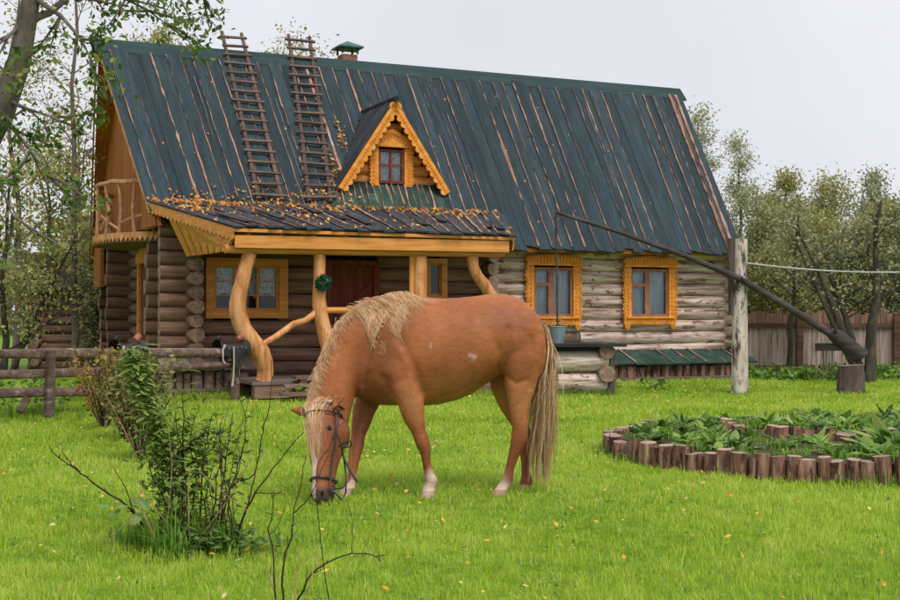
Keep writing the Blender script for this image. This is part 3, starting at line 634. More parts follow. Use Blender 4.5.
# ------------------------------------------------------------------ things on the roof
def ladder(label, tl, tr, bl, br, n):
    base = hw(*((Vector(bl) + Vector(br)) / 2)); L0 = (Vector(bl) + Vector(br)) / 2
    t = thing('roof_ladder', label, 'ladder', base, TH, 'wooden ladders lying on the roof')
    tl, tr, bl, br = [Vector(p) - L0 for p in (tl, tr, bl, br)]
    for a, b in ((tl, bl), (tr, br)):
        m = a.lerp(b, .5) + Vector((.02, 0, 0)); MB().tube([a, m, b], [.038, .042, .044], 7).build('rail', M['ladder'], t, 50)
    for i in range(n):
        f = (i + .7) / n; a = tl.lerp(bl, f); b = tr.lerp(br, f); e = (b - a).normalized() * random.uniform(.06, .12)
        j = Vector((0, .7, .7)) * random.uniform(-.02, .02); o = board(t, 'rung', a - e + j + RN * .02, b + e - j * .5 + RN * .02, .055, .035, 'ladder', RN)
rp = lambda u, v, o=.1: (u, v, roofz(v) + o)
ladder('old wooden roof ladder standing nearer the balcony end than the other', rp(1.6, 4.0), rp(2.02, 4.0), rp(1.36, .2, .13), rp(1.8, .2, .13), 17)
ladder('old wooden roof ladder standing right beside the dormer', rp(3.08, 4.08), rp(3.55, 4.08), rp(2.32, .2, .13), rp(2.74, .2, .13), 17)

def leafquads(C, size, flat=0., normal=None):
    n = len(C); a = rng.normal(size=(n, 3)); 
    if normal is not None: a = a * flat + np.asarray(normal) * (1 - flat) * 2
    a /= np.linalg.norm(a, axis=1)[:, None]
    b = np.cross(a, rng.normal(size=(n, 3))); b /= np.linalg.norm(b, axis=1)[:, None]; c = np.cross(a, b)
    s = (np.asarray(size) * rng.uniform(.65, 1.3, n))[:, None]
    return np.stack([C - b*s, C - c*s*.55 + a*s*.12, C + b*s, C + c*s*.55 + a*s*.12], 1)
pts = []
def onporch(s_, t_, o): return PT0.lerp(PT1, s_).lerp(PB0.lerp(PB1, s_), t_) + PN * o
for i in range(34):            # clumps of leaves caught on the porch roof, mostly along the top and to the left
    cs = random.random() ** 1.5 * .95; ct = abs(random.gauss(0, .12)) if random.random() < .6 else random.random() * .8
    for k in range(random.randint(8, 26)): pts.append(onporch(min(1, max(0, random.gauss(cs, .022))), min(.97, max(0, random.gauss(ct, .05))), random.uniform(.05, .09)))
for i in range(330): pts.append(onporch(random.random() ** 1.25, min(.97, abs(random.gauss(0, .07)) if random.random() < .4 else random.random() ** 1.2), random.uniform(.05, .08)))
for (u0, v0, su, sv, n) in ((1.6, .32, .35, .1, 60), (2.6, .35, .3, .1, 80), (2.9, .8, .05, .12, 30), (3.05, 1.0, .05, .25, 60), (3.45, 1.7, .06, .2, 40), (.6, .25, .7, .06, 50)):
    for i in range(n): u = random.gauss(u0, su); v = max(.18, random.gauss(v0, sv)); pts.append(Vector((u, v, roofz(v) + random.uniform(.07, .16))))
for i in range(130): u = random.uniform(-.3, 11); v = random.uniform(-.3, 3.2); pts.append(Vector((u, v, roofz(v) + .065)))
P = np.array([hw(*p) for p in pts]); tag(quads('roof_leaf_litter', leafquads(P, .040, .55, (.35, -.4, .8)), M['leaf_litter']), 'yellow leaves caught on the porch roof', 'leaves', kind='stuff')

# wreath on the porch post
wr = thing('wreath', 'round dark green tinsel wreath hanging on a porch post', 'wreath', hw(1.79, -2.2, 1.88), TH)
MB().tube([(math.cos(a) * .09, 0, math.sin(a) * .09) for a in np.linspace(0, 2 * math.pi, 17)], .03, 6, False).build('ring', M['darkwood'], wr, 60)
a = rng.uniform(0, 2 * math.pi, 1100); r = np.abs(rng.normal(.095, .022, 1100)); C = np.stack([np.cos(a) * r, rng.normal(-.02, .022, 1100), np.sin(a) * r], 1)
quads('foliage', leafquads(C, .022), M['wreath'], wr)

# ------------------------------------------------------------------ points measured at a known distance Y
def W(x, y, Y): return Vector(((x - 450) / 1250 * Y, Y, 1.4 - (y - 312) / 1250 * Y))
def onground(x, y): Y = 1.4 * 1250 / (y - 312); return W(x, y, Y)

# ------------------------------------------------------------------ the horse
HB = Vector((0, 9.62, 0))
def build_horse():
    mb = MB(); n = 44; YM = 9.62
    def px(x): return (x - 450) / 1250 * YM
    def pz(y): return 1.4 - (y - 312) / 1250 * YM
    rings = []
    st = [(350, 352, 388, .08), (354, 338, 395, .14), (362, 322, 400, .185), (374, 303, 403, .215), (388, 294, 405, .235), (404, 292.5, 406, .25), (420, 296, 406, .28), (438, 298, 405, .31), (456, 297.5, 400, .325), (474, 296.5, 393, .32), (490, 294.5, 382, .30), (504, 294, 374, .285), (516, 297, 372, .27), (527, 304, 370, .24), (537, 314, 366, .18), (544, 326, 358, .11), (547.5, 338, 350, .05)]
    for x, yt, yb, hw_ in st:
        zt, zb = pz(yt), pz(yb); zc = (zt + zb) / 2; hz = (zt - zb) / 2; r = []
        k = .22 if x < 410 else .10
        for j in range(n):
            a = 2 * math.pi * j / n; sn, cs = math.sin(a), math.cos(a)
            r.append(Vector((px(x), YM + hw_ * cs * (1 - k * sn), zc + hz * sn)))
        rings.append(r)
    mb.loft(rings)
    def section(c, a, b, e=1.0):
        out = []
        for j in range(n):
            t = 2 * math.pi * j / n; cs, sn = math.cos(t), math.sin(t)
            out.append(c + a * (abs(cs) ** e * (1 if cs > 0 else -1)) + b * (abs(sn) ** e * (1 if sn > 0 else -1)))
        return out
    # neck, from shoulders to poll
    nk = [((402, 296), (374, 400), 9.62, .17), ((376, 300), (360, 396), 9.60, .16), ((356, 310), (357, 392), 9.575, .14), ((340, 325), (355, 394), 9.54, .125), ((328, 346), (353, 403), 9.50, .115), ((318, 370), (350, 414), 9.46, .105), ((312, 390), (348, 424), 9.42, .10), ((309, 408), (345, 432), 9.38, .095)]
    rings = []
    for i, (p, q, Y, w) in enumerate(nk):
        A, B = W(*p, Y), W(*q, Y); c = (A + B) / 2; a = (A - B) / 2
        yaw = .0 if i < 2 else .10 * (i - 1) / 6
        lat = Vector((math.sin(yaw * 4) * .6, -math.cos(yaw * 4), 0)).normalized()
        rings.append(section(c, a, lat * w, .95))
    mb.loft(rings)
    # head
    P0, P1 = W(327, 409, 9.37), W(323, 503, 9.06); ax = (P1 - P0); HL = ax.length; ax.normalize()
    fn = Vector((-.56, -.83, 0)); fn = (fn - ax * fn.dot(ax)).normalized(); lt = ax.cross(fn).normalized()
    if lt.x < 0: lt = -lt
    hs = [(-.06, .10, .12, .075), (.04, .145, .15, .10), (.16, .165, .165, .115), (.28, .155, .185, .118), (.40, .14, .175, .108), (.52, .12, .135, .09), (.64, .105, .105, .077), (.76, .095, .09, .07), (.86, .092, .088, .073), (.94, .085, .085, .07), (1.0, .055, .06, .05)]
    def hsec(t):
        for i in range(len(hs) - 1):
            if hs[i][0] <= t <= hs[i+1][0]:
                f = (t - hs[i][0]) / (hs[i+1][0] - hs[i][0]); return [hs[i][k] * (1 - f) + hs[i+1][k] * f for k in range(4)]
        return hs[-1] if t > 1 else hs[0]
    def hpt(t, ang, off=0):     # ang 0 = face front, +90 = camera-side cheek
        _, df, db, l = hsec(t); c, s_ = math.cos(ang), math.sin(ang); d = df if c > 0 else db
        p = P0 + ax * (t * HL) + fn * (d * abs(c) ** .85 * (1 if c > 0 else -1)) + lt * (l * abs(s_) ** .85 * (1 if s_ > 0 else -1))
        return p + (fn * c + lt * s_) * off
    mb.loft([[hpt(h[0], 2 * math.pi * j / n) for j in range(n)] for h in hs])
    # ears
    for sg, tip in ((-1, W(289.5, 409, 9.38)), (1, P0 + lt * .17 + Vector((0, 0, .09)) - fn * .02)):
        b = P0 + lt * sg * .085 + fn * .05 + ax * .03
        d = (tip - b); wd = d.cross(fn).normalized()
        mb.loft([section(b.lerp(tip, f), wd * r, fn * r * .55) for f, r in ((-.15, .03), (.25, .042), (.55, .036), (.85, .017), (1, .006))])
    # legs: (x, y, Y, half fore-aft, half across)
    def leg(rows):
        rr = []
        for i, (x, y, Y, rx, ry) in enumerate(rows):
            c = W(x, y, Y); t = (W(*rows[min(i+1, len(rows)-1)][:3]) - W(*rows[max(i-1, 0)][:3])).normalized()
            a = Vector((1, 0, 0)); a = (a - t * a.dot(t)).normalized() * rx if i < len(rows) - 2 else Vector((rx, 0, 0)); b = Vector((0, ry, 0)); rr.append(section(c, a, b, .95))
        mb.loft(rr)
    leg([(388, 340, 9.47, .12, .06), (398, 368, 9.44, .135, .085), (408, 388, 9.43, .12, .085), (411, 402, 9.43, .10, .078), (414, 418, 9.43, .078, .064), (419, 432, 9.43, .055, .052), (423, 444, 9.42, .056, .054), (425.5, 452, 9.42, .046, .047), (426.5, 462, 9.41, .035, .036), (429, 473, 9.41, .036, .036), (431.5, 481, 9.40, .05, .046), (429.5, 487, 9.39, .041, .041), (428.5, 491, 9.385, .05, .05), (427.5, 499.5, 9.37, .062, .056)])
    leg([(380, 372, 9.78, .10, .06), (370, 395, 9.78, .105, .075), (364, 410, 9.76, .09, .07), (361, 424, 9.72, .072, .06), (358, 436, 9.68, .058, .052), (356.5, 446, 9.65, .058, .052), (355, 455, 9.62, .045, .044), (353.5, 467, 9.58, .036, .035), (352, 480, 9.55, .037, .036), (350.5, 487, 9.53, .048, .044), (346.5, 490, 9.52, .042, .04), (345, 493, 9.5, .05, .047), (344, 498, 9.47, .058, .052)])
    leg([(516, 322, 9.50, .19, .08), (520, 342, 9.47, .19, .10), (522, 360, 9.46, .155, .105), (521, 376, 9.46, .135, .095), (520, 390, 9.46, .108, .08), (519.5, 402, 9.46, .085, .066), (519, 416, 9.46, .068, .053), (520, 428, 9.46, .062, .047), (519.5, 437, 9.46, .062, .046), (516.5, 447, 9.46, .046, .042), (513, 457, 9.46, .036, .035), (509.5, 469, 9.46, .035, .035), (507, 480, 9.46, .047, .043), (503, 486, 9.455, .043, .041), (500.5, 489.5, 9.45, .052, .048), (498.5, 497, 9.445, .064, .055)])
    leg([(508, 345, 9.78, .15, .07), (505, 370, 9.80, .13, .085), (504, 388, 9.80, .105, .08), (509, 404, 9.80, .082, .065), (517, 420, 9.79, .065, .053), (524, 432, 9.78, .06, .047), (526, 440, 9.77, .06, .045), (525.5, 450, 9.76, .044, .04), (525.5, 462, 9.75, .034, .034), (526, 473, 9.74, .036, .036), (527, 480, 9.73, .047, .043), (525.5, 484, 9.72, .042, .04), (525, 487, 9.72, .05, .047), (525, 491.5, 9.71, .058, .052)])
    # muscle masses
    def blob(c, rx, ry, rz, rot=0):
        rr = []; cr, sr = math.cos(rot), math.sin(rot)
        for i in range(1, 8):
            ph = math.pi * i / 8 - math.pi / 2; r = []
            for j in range(16):
                t = 2 * math.pi * j / 16; q = Vector((rx * math.cos(ph) * math.cos(t), ry * math.cos(ph) * math.sin(t), rz * math.sin(ph)))
                r.append(c + Vector((q.x * cr - q.z * sr, q.y, q.x * sr + q.z * cr)))
            rr.append(r)
        mb.loft(rr)
    for sg in (-1, 1):
        blob(W(392, 350, 9.62) + Vector((0, sg * .145, 0)), .15, .085, .30, .35)
        blob(W(405, 385, 9.62) + Vector((0, sg * .15, 0)), .14, .07, .15, 0)
        blob(W(516, 338, 9.62) + Vector((0, sg * .14, 0)), .21, .12, .26, -.2)
        blob(W(530, 352, 9.62) + Vector((0, sg * .10, 0)), .12, .12, .23, 0)
        blob(P0 + ax * HL * .27 - fn * .06 + lt * sg * .075, .085, .06, .12, 0)
    me0 = mb.mesh('horse_rough', [M['leather']])
    ob = bpy.data.objects.new('horse_rough', me0); col.objects.link(ob)
    r = ob.modifiers.new('r', 'REMESH'); r.mode = 'VOXEL'; r.voxel_size = .0125; r.adaptivity = 0
    sm = ob.modifiers.new('s', 'SMOOTH'); sm.factor = .5; sm.iterations = 5
    dg = bpy.context.evaluated_depsgraph_get(); me = bpy.data.meshes.new_from_object(ob.evaluated_get(dg))
    bpy.data.objects.remove(ob); bpy.data.meshes.remove(me0)
    nv = len(me.vertices); co = np.empty(nv * 3, np.float32); me.vertices.foreach_get('co', co); co = co.reshape(-1, 3)
    nrm = np.empty(nv * 3, np.float32); me.vertices.foreach_get('normal', nrm); nrm = nrm.reshape(-1, 3)
    dsp = np.array([noise.noise(Vector((float(p[0]) * 5, float(p[1]) * 4, float(p[2]) * 4.2))) * .008 + noise.noise(Vector((float(p[0]) * 13 + 4, float(p[1]) * 9, float(p[2]) * 8))) * .0035 for p in co])
    def groove(pl, w_, d_):
        global_d = np.full(nv, 9.)
        for (a_, b_) in zip(pl[:-1], pl[1:]):
            A2 = np.array(W(*a_, 9.4))[[0, 2]]; B2 = np.array(W(*b_, 9.4))[[0, 2]]; q2 = co[:, [0, 2]] - A2; e2 = B2 - A2
            tt = np.clip(q2 @ e2 / (e2 @ e2), 0, 1); global_d = np.minimum(global_d, np.linalg.norm(q2 - tt[:, None] * e2, axis=1))
        return -d_ * np.exp(-(global_d / w_) ** 2) * np.clip((9.56 - co[:, 1]) / .08, 0, 1)
    for pl, w_, d_ in (([(398, 335), (410, 360), (423, 392)], .035, .016), ([(500, 368), (502, 350), (508, 330)], .035, .018), ([(388, 308), (372, 345), (362, 384)], .03, .014), ([(531, 338), (534, 362), (531, 388)], .022, .012),
                       ([(506, 376), (516, 384), (526, 380)], .02, .010), ([(440, 398), (458, 393), (472, 384)], .012, .006), ([(383, 378), (395, 384), (404, 378)], .03, .006), ([(392, 312), (380, 340), (370, 368)], .03, -.010), ([(404, 352), (412, 376)], .04, -.012),
                       ([(490, 330), (498, 350)], .03, .006), ([(514, 340), (516, 368)], .05, -.010), ([(345, 345), (338, 380), (338, 410)], .022, .012), ([(521, 420), (514, 436)], .012, .006), ([(423, 438), (425, 450)], .015, -.006)):
        dsp = dsp + groove(pl, w_, d_)
    co = co + nrm * dsp[:, None]
    # coat colours (markings belong to the animal: blaze, socks, dark muzzle, hooves)
    c1 = np.array(S(166, 100, 58)[:3]); c2 = np.array(S(116, 64, 37)[:3]); c3 = np.array(S(194, 134, 86)[:3]); wh = np.array(S(208, 184, 166)[:3]); dk = np.array(S(64, 54, 54)[:3]); hoof = np.array(S(150, 126, 108)[:3])
    def nz(sc, off): return np.array([noise.noise(Vector((float(p[0]) * sc + off, float(p[1]) * sc, float(p[2]) * sc))) for p in co])
    n1, n2 = nz(3.2, 0), nz(11, 7)
    X, Y, Z = co[:, 0], co[:, 1], co[:, 2]
    C = np.repeat(c1[None], nv, 0)
    def mix(C, c, w): w = np.clip(w, 0, 1)[:, None]; return C * (1 - w) + c * w
    C = mix(C, c2, .3 + n1 * .6); C = mix(C, c2 * .85, .55 * np.exp(-(((X + .62) / .16) ** 2 + ((Z - .85) / .3) ** 2))); ss = lambda a, b, v: (lambda q: q * q * (3 - 2 * q))(np.clip((v - a) / (b - a), 0, 1))  # lower neck and shoulder darkened in the coat for shading contrast
    C = mix(C, c3, .5 * ss(.5, .72, Z) * (1 - ss(.72, .98, Z)) * ss(-.6, -.3, X))
    legz = 1 - ss(.45, .62, Z); C = mix(C, c2 * .8, legz * (.6 + n1 * .5) * (X > -.75))  # legs: darker coat, deepened further as painted shading
    front_near = (X < -.05) & (X > -.33) & (Y < 9.52); hind_near = (X > .25) & (Y < 9.58); front_far = (X < -.6) & (Y > 9.42)
    C = mix(C, wh, front_near * (1 - ss(.12, .26, Z + n2 * .08 - (X + .16) * .5)) * .9)
    C = mix(C, wh, hind_near * (1 - ss(.09, .22, Z + n2 * .08 + (X - .42) * .7)) * .9)
    C = mix(C, wh, front_far * (1 - ss(.08, .18, Z + n2 * .06)) * .85)
    fet = np.exp(-((Z - .13) / .03) ** 2) * (front_near | hind_near) * (Y < 9.6) * ss(.0, .05, -(X * 0) + .04); C = mix(C, c2 * .8, fet * .45)
    C = mix(C, hoof, (1 - ss(.058, .068, Z)) * (Y > 9.25) * (X > -.9) * (.85 + n2 * .4))
    hp = co - np.array(P0); t = hp @ np.array(ax) / HL; f = hp @ np.array(fn); l = hp @ np.array(lt)
    inh = (X < -.72) & (t > .1) & (Y < 9.42) & (Z < .75)
    C = mix(C, c2, inh * .45)
    C = mix(C, wh, inh * (f > .02) * (t > .42) * (1 - ss(.014, .024, np.abs(l + .012 + n2 * .012) - ss(.42, .6, t) * .006)))
    C = mix(C, dk, inh * ss(.84, .93, t + n2 * .03) * .9)
    C = mix(C, wh, inh * (f > .03) * (t > .8) * (t < .97) * (1 - ss(.012, .024, np.abs(l + .02))) * .8)
    # two pale scars on the flank
    for (sx, sy, r_) in ((431, 344, .008), (431, 347, .008), (474, 357, .018), (470, 355, .012)):
        p = W(sx, sy, 9.3); d2 = (X - p.x) ** 2 + (Z - p.z) ** 2; C = mix(C, wh, (Y < 9.55) * np.exp(-d2 / r_ ** 2 * (1 + 2 * n2 ** 2)) * .8)
    at = me.color_attributes.new('coat', 'FLOAT_COLOR', 'POINT'); at.data.foreach_set('color', np.concatenate([C, np.ones((nv, 1))], 1).astype(np.float32).ravel())
    me.vertices.foreach_set('co', (co - np.array(HB, np.float32)).ravel()); me.update()
    me.polygons.foreach_set('use_smooth', [True] * len(me.polygons))
    m, N, L, B = nodes('chestnut_coat')
    a = N.new('ShaderNodeAttribute'); a.attribute_name = 'coat'
    tc = N.new('ShaderNodeTexCoord'); mp = N.new('ShaderNodeMapping'); mp.inputs['Scale'].default_value = (60, 60, 160); L.new(tc.outputs['Object'], mp.inputs[0])
    nt = N.new('ShaderNodeTexNoise'); nt.inputs['Scale'].default_value = 1; nt.inputs['Detail'].default_value = 4; L.new(mp.outputs[0], nt.inputs['Vector'])
    mr = N.new('ShaderNodeMapRange'); mr.inputs['To Min'].default_value = .68; mr.inputs['To Max'].default_value = 1.32; L.new(nt.outputs['Fac'], mr.inputs['Value'])
    hs_ = N.new('ShaderNodeHueSaturation'); L.new(mr.outputs[0], hs_.inputs['Value']); L.new(a.outputs['Color'], hs_.inputs['Color']); L.new(hs_.outputs[0], B.inputs['Base Color'])
    B.inputs['Roughness'].default_value = .55; B.inputs['Specular IOR Level'].default_value = .26; B.inputs['Sheen Weight'].default_value = .0
    mp2 = N.new('ShaderNodeMapping'); mp2.inputs['Scale'].default_value = (16, 16, 42); mp2.inputs['Rotation'].default_value = (0, .5, 0); L.new(tc.outputs['Object'], mp2.inputs[0]); nt2 = N.new('ShaderNodeTexNoise'); nt2.inputs['Scale'].default_value = 1; nt2.inputs['Detail'].default_value = 5; L.new(mp2.outputs[0], nt2.inputs['Vector'])
    ad2 = N.new('ShaderNodeMath'); ad2.operation = 'ADD'; ad2.inputs[1].default_value = -.0; L.new(nt.outputs['Fac'], ad2.inputs[0]); L.new(nt2.outputs['Fac'], ad2.inputs[1]); mr.inputs['From Min'].default_value = .5; mr.inputs['From Max'].default_value = 1.5; L.new(ad2.outputs[0], mr.inputs['Value'])
    bp = N.new('ShaderNodeBump'); bp.inputs['Strength'].default_value = .2; bp.inputs['Distance'].default_value = .005; L.new(nt.outputs['Fac'], bp.inputs['Height']); L.new(bp.outputs[0], B.inputs['Normal'])
    me.materials.clear(); me.materials.append(m); me.name = 'horse'
    ho = link('horse', me); ho.location = HB
    tag(ho, 'chestnut horse with flaxen mane and tail grazing on the lawn in a bridle', 'horse')
    # --- hair
    from mathutils.bvhtree import BVHTree
    bv = BVHTree.FromPolygons([Vector(c) for c in co], [tuple(p.vertices) for p in me.polygons])
    def out(p, d=.01):
        q, nn, _, dist = bv.find_nearest(p)
        if q is not None and (p - q).dot(nn) < d: return q + nn * d
        return p
    def ribbons(name, strands, w, cols, hug=True):
        polys, rn = [], []
        for path in strands:
            path = [out(p, random.uniform(.011, .021) * (1 - .45 * i / len(path))) if hug and i else p for i, p in enumerate(path)]
            k = len(path); wd = w * random.uniform(.6, 1.3); side = Vector((random.gauss(0, 1), random.gauss(0, .5), random.gauss(0, 1)))
            q = random.random() ** 1.1
            L_, R_ = [], []
            for i in range(k):
                tg = (path[min(i+1, k-1)] - path[max(i-1, 0)]).normalized(); sd = (side - tg * side.dot(tg)); sd = sd.normalized() if sd.length > 1e-4 else Vector((1, 0, 0))
                ww = wd * (1 - (i / (k - 1)) ** 2.2 * .9) / 2; L_.append(path[i] - sd * ww); R_.append(path[i] + sd * ww)
            for i in range(k - 1): polys.append([L_[i] - HB, R_[i] - HB, R_[i+1] - HB, L_[i+1] - HB]); rn.append(q)
        return quads(name, np.array([[tuple(v) for v in p] for p in polys]), leafmat(name + '_hair', cols, .2, .45), ho, np.array(rn))
    FL = [(178, 130, 92), (214, 170, 126), (236, 200, 156), (248, 226, 194)]
    def bez(a, b, c, d, k=8): return [a*(1-t)**3 + b*3*t*(1-t)**2 + c*3*t*t*(1-t) + d*t**3 for t in [i/(k-1) for i in range(k)]]
    G = lambda s: Vector((random.gauss(0, s), random.gauss(0, s), random.gauss(0, s)))
    st_ = []
    crest = [(p, Y) for (p, q, Y, w) in nk]
    def cr(f):
        i = min(int(f), len(crest) - 2); g = f - i; (a, Ya), (b, Yb) = crest[i], crest[i+1]
        return W(a[0] * (1-g) + b[0] * g, a[1] * (1-g) + b[1] * g - .5, Ya * (1-g) + Yb * g)
    locks = []
    for i in range(20):           # withers locks falling to the camera side, swept back
        f = .15 + 1.9 * (i + random.random()) / 20; a = cr(f); ln_ = (.22 + .10 * f) * random.uniform(.65, 1.2)
        locks.append((a, Vector((random.uniform(.45, .95), -.2, -.85)).normalized() * ln_, f))
    for i in range(9): f = random.uniform(.05, 1.1); locks.append((cr(f), Vector((random.uniform(.8, 1.3), -.2, -.7)).normalized() * random.uniform(.24, .38), f))
    for a, d, f in locks:
        bend = Vector((random.uniform(.0, .05), 0, random.uniform(.0, .04)))
        for j in range(80):
            s0 = a + Vector((random.gauss(0, .045), random.gauss(0, .018), random.gauss(.0, .006))); e = a.lerp(s0, .3) + d * random.uniform(.55, 1.12) + G(.008)
            st_.append(bez(s0, s0 + Vector((d.x * .35, -.12, .03)), s0.lerp(a, .5) + d * .6 + bend + Vector((0, -.06, 0)), e, 12))
    for i in range(5200):         # crest mane along the neck, both sides
        f = random.uniform(1.6, 7); a = cr(f); tg = (cr(min(7, f + .4)) - cr(max(0, f - .4))).normalized()
        sd = -1 if random.random() < .8 else 1; ln_ = random.uniform(.06, .15) * (1 if sd < 0 else .6)
        inw = Vector((.75, 0, .15)); d = (tg * .8 + inw * random.uniform(.2, .9) + Vector((0, sd * .55, 0)) + G(.15)).normalized() * ln_
        upv = Vector((-.6, 0, .5)) * random.uniform(.01, .05)
        st_.append(bez(a + G(.012), a + upv + d * .25, a + d * .65 + upv * .5, a + d + G(.015), 6))
    ribbons('mane', st_, .0029, FL)
    fs_ = []
    for i in range(430):
        a = P0 + fn * random.uniform(.02, .12) + lt * random.gauss(0, .05) - ax * random.uniform(-.0, .05); t_ = random.uniform(.3, .62); an = random.gauss(.2, .26)
        e = hpt(t_, an, .02); md = hpt(t_ * .5, an * .8, .04); fs_.append(bez(a, a + fn * .07 - ax * .02, md, e + G(.008), 8))
    ribbons('forelock', fs_, .0036, FL)
    ts = []
    dock = W(541, 321, 9.62)
    for i in range(3300):
        s0 = dock + Vector((random.uniform(-.02, .03), random.gauss(0, .03), random.uniform(-.12, .0))); r_ = random.gauss(0, .036); yy = random.gauss(0, .045)
        yend = random.choice([random.uniform(400, 484), random.uniform(445, 486)]); e = W(540 + r_ * 150 - (3 if yend < 440 else 0), yend, 9.62 + yy * 1.1)
        wv = random.uniform(-.02, .02)
        pp = bez(s0, W(551, 335, 9.62) + Vector((r_ * .4, yy, 0)), W(546 + r_ * 150, 395, 9.62) + Vector((wv, yy * 1.2, 0)), e, 14); ph = round(r_ * 60) * 1.7
        ts.append([p + Vector((.012 * math.sin(k * .9 + ph), .010 * math.cos(k * .8 + ph), 0)) * min(1, k / 5) for k, p in enumerate(pp)])
    ribbons('tail', ts, .0048, [(112, 82, 60), (168, 130, 96), (212, 176, 136), (236, 208, 170)], True)
    # --- bridle
    br = MB()
    def strap(pts, r=.0085): br.tube(pts, r * .78, 6, True)
    strap([hpt(.77, a, .01) for a in np.linspace(0, 2 * math.pi, 25)], .011)
    strap([hpt(.10, a, .022) for a in np.linspace(-1.7, 1.7, 15)])
    for sg in (1, -1):
        strap([hpt(t, sg * 1.45, .012) for t in np.linspace(.0, .88, 12)], .010)
        strap([hpt(t, sg * (1.5 + (t - .05) * 4.2), .014) for t in np.linspace(.05, .34, 8)])
        c = hpt(.88, sg * 1.6, .014); br.tube([c + (ax * math.cos(a) - fn * math.sin(a)) * .03 for a in np.linspace(0, 2 * math.pi, 13)], .006, 5, False)
    strap([hpt(.0, a, .02) for a in np.linspace(-2.6, 2.6, 19)], .011)
    c = hpt(.88, 1.6, .014)
    strap([c, W(342, 500, 9.0), W(346, 492, 9.05), W(346, 474, 9.12), W(344, 458, 9.15), W(340, 442, 9.14), W(336, 430, 9.14)], .009)
    strap([W(344, 458, 9.14), W(350, 470, 9.10), W(356, 480, 9.08), W(357, 482, 9.08)], .012)
    strap([c, W(343, 488, 9.02), W(349, 480, 9.05), W(351, 470, 9.1), W(347, 462, 9.13)], .006)
    strap([W(338, 447, 9.13), W(345, 442, 9.1), W(351, 441, 9.1), W(351.5, 446, 9.1), W(346, 447, 9.1), W(341, 448, 9.12)], .009)
    br.v = [tuple(Vector(v) - HB) for v in br.v]
    br.build('bridle', M['leather'], ho, 60)
    for sg in (1, -1):
        e = MB(); c = hpt(.27, sg * 1.08, -.012) - HB; rr = []
        for i in range(1, 8):
            ph = math.pi * i / 8 - math.pi / 2; rr.append([c + Vector((math.cos(ph) * math.cos(q), math.cos(ph) * math.sin(q), math.sin(ph))) * .024 for q in np.linspace(0, 2 * math.pi, 12, endpoint=False)])
        e.loft(rr); e.build('eye', M['plank_black'], ho, 80)
        e = MB(); c = hpt(.93, sg * .75, -.006) - HB; rr = []
        for i in range(1, 8):
            ph = math.pi * i / 8 - math.pi / 2; rr.append([c + Vector((math.cos(ph) * math.cos(q) * .7, math.cos(ph) * math.sin(q) * .7, math.sin(ph) * 1.2)) * .016 for q in np.linspace(0, 2 * math.pi, 12, endpoint=False)])
        e.loft(rr); e.build('nostril', M['dark_in'], ho, 80)
build_horse()

# ------------------------------------------------------------------ well, sweep, bucket, stump
wt = thing('log_well', 'squat log-crib well with a black plank cover between horse and house', 'well', (1.95, 21.55, 0), R(8))
for c in range(2):
    z = .2 + c * .37
    for s in (-1, 1):
        log(wt, (-.72, s * .55, z), (.66, s * .55, z), .185, 'log_pale')
        log(wt, (s * .56, -.78, z + .17), (s * .56, .75, z + .17), .14, 'log_grey')
MB().tube([(.66, -.66, -.02), (.65, -.66, .8)], [.09, .08], 8, True, 0, None, .08).build('corner_post', M['stump'], wt, 50)
for k in range(5): board(wt, 'cover_plank', (-.85 + random.uniform(-.03, .03), -.72 + k * .29, .82), (.86 + random.uniform(-.04, .04), -.72 + k * .29, .82), .28, .05, 'plank_black')
MB().box(-.6, .6, -.66, -.62, .75, .815).build('cover_rail', M['plank_black'], wt)
bk = thing('bucket', 'pale blue tin bucket standing on the cover of the log well', 'bucket', W(558, 338, 21.15) + Vector((0, 0, 0)))
bk.location.z = .875
mb = MB(); pr = [(.0, .02), (.095, .02), (.10, .0), (.135, .27), (.145, .275), (.142, .285), (.132, .28), (.09, .03), (0, .03)]
mb.loft([[Vector((r * math.cos(a), r * math.sin(a), z)) for a in np.linspace(0, 2 * math.pi, 20, endpoint=False)] for r, z in pr], False); mb.build('shell', M['bucket'], bk, 40)
MB().tube([(.14 * math.cos(a), .02, .27 + .13 * math.sin(a)) for a in np.linspace(0, math.pi, 12)], .006, 5).build('handle', M['steel'], bk, 60)
sw = thing('well_sweep', 'well sweep with white-barked forked post and long dark pole over the well', 'well sweep', (5.01, 21.6, 0))
so = Vector((5.01, 21.6, 0)); q = lambda p: Vector(p) - so
MB().tube([(-.01, 0, -.1), (0, 0, .9), (.0, 0, 1.9), (.02, 0, 2.66)], [.15, .135, .125, .115], 14, True, 0, 1, .03).build('post', [M['birch'], M['log_end']], sw, 50)
MB().tube([(-.16, -.02, 1.35), (-.155, -.01, 2.0), (-.15, 0, 2.67)], [.045, .06, .06], 8, True, 0, None, .1).build('fork_prong', M['stump'], sw, 50)
tip, piv, butt0, butt1 = q(W(556, 212, 21.35)), q(W(741, 279, 21.43)), q(W(836, 336, 21.3)), q(W(857, 353, 21.25))
MB().tube([tip, tip.lerp(piv, .35) + Vector((0, 0, .05)), tip.lerp(piv, .7) + Vector((0, 0, .05)), piv, piv.lerp(butt0, .5), butt0 + (butt1 - butt0) * .3], [.028, .036, .046, .056, .062, .07], 9).build('pole', M['darkwood'], sw, 50)
MB().tube([butt0 - (butt1 - butt0) * .25, butt0, butt1, butt1 + (butt1 - butt0) * .25], [.10, .125, .145, .14], 12, True, 0, 1).build('counterweight', [M['darkwood'], M['log_end']], sw, 45)
MB().tube([q(W(836, 332, 21.2)), q(W(835, 324, 21.2))], .03, 6).build('peg', M['darkwood'], sw)
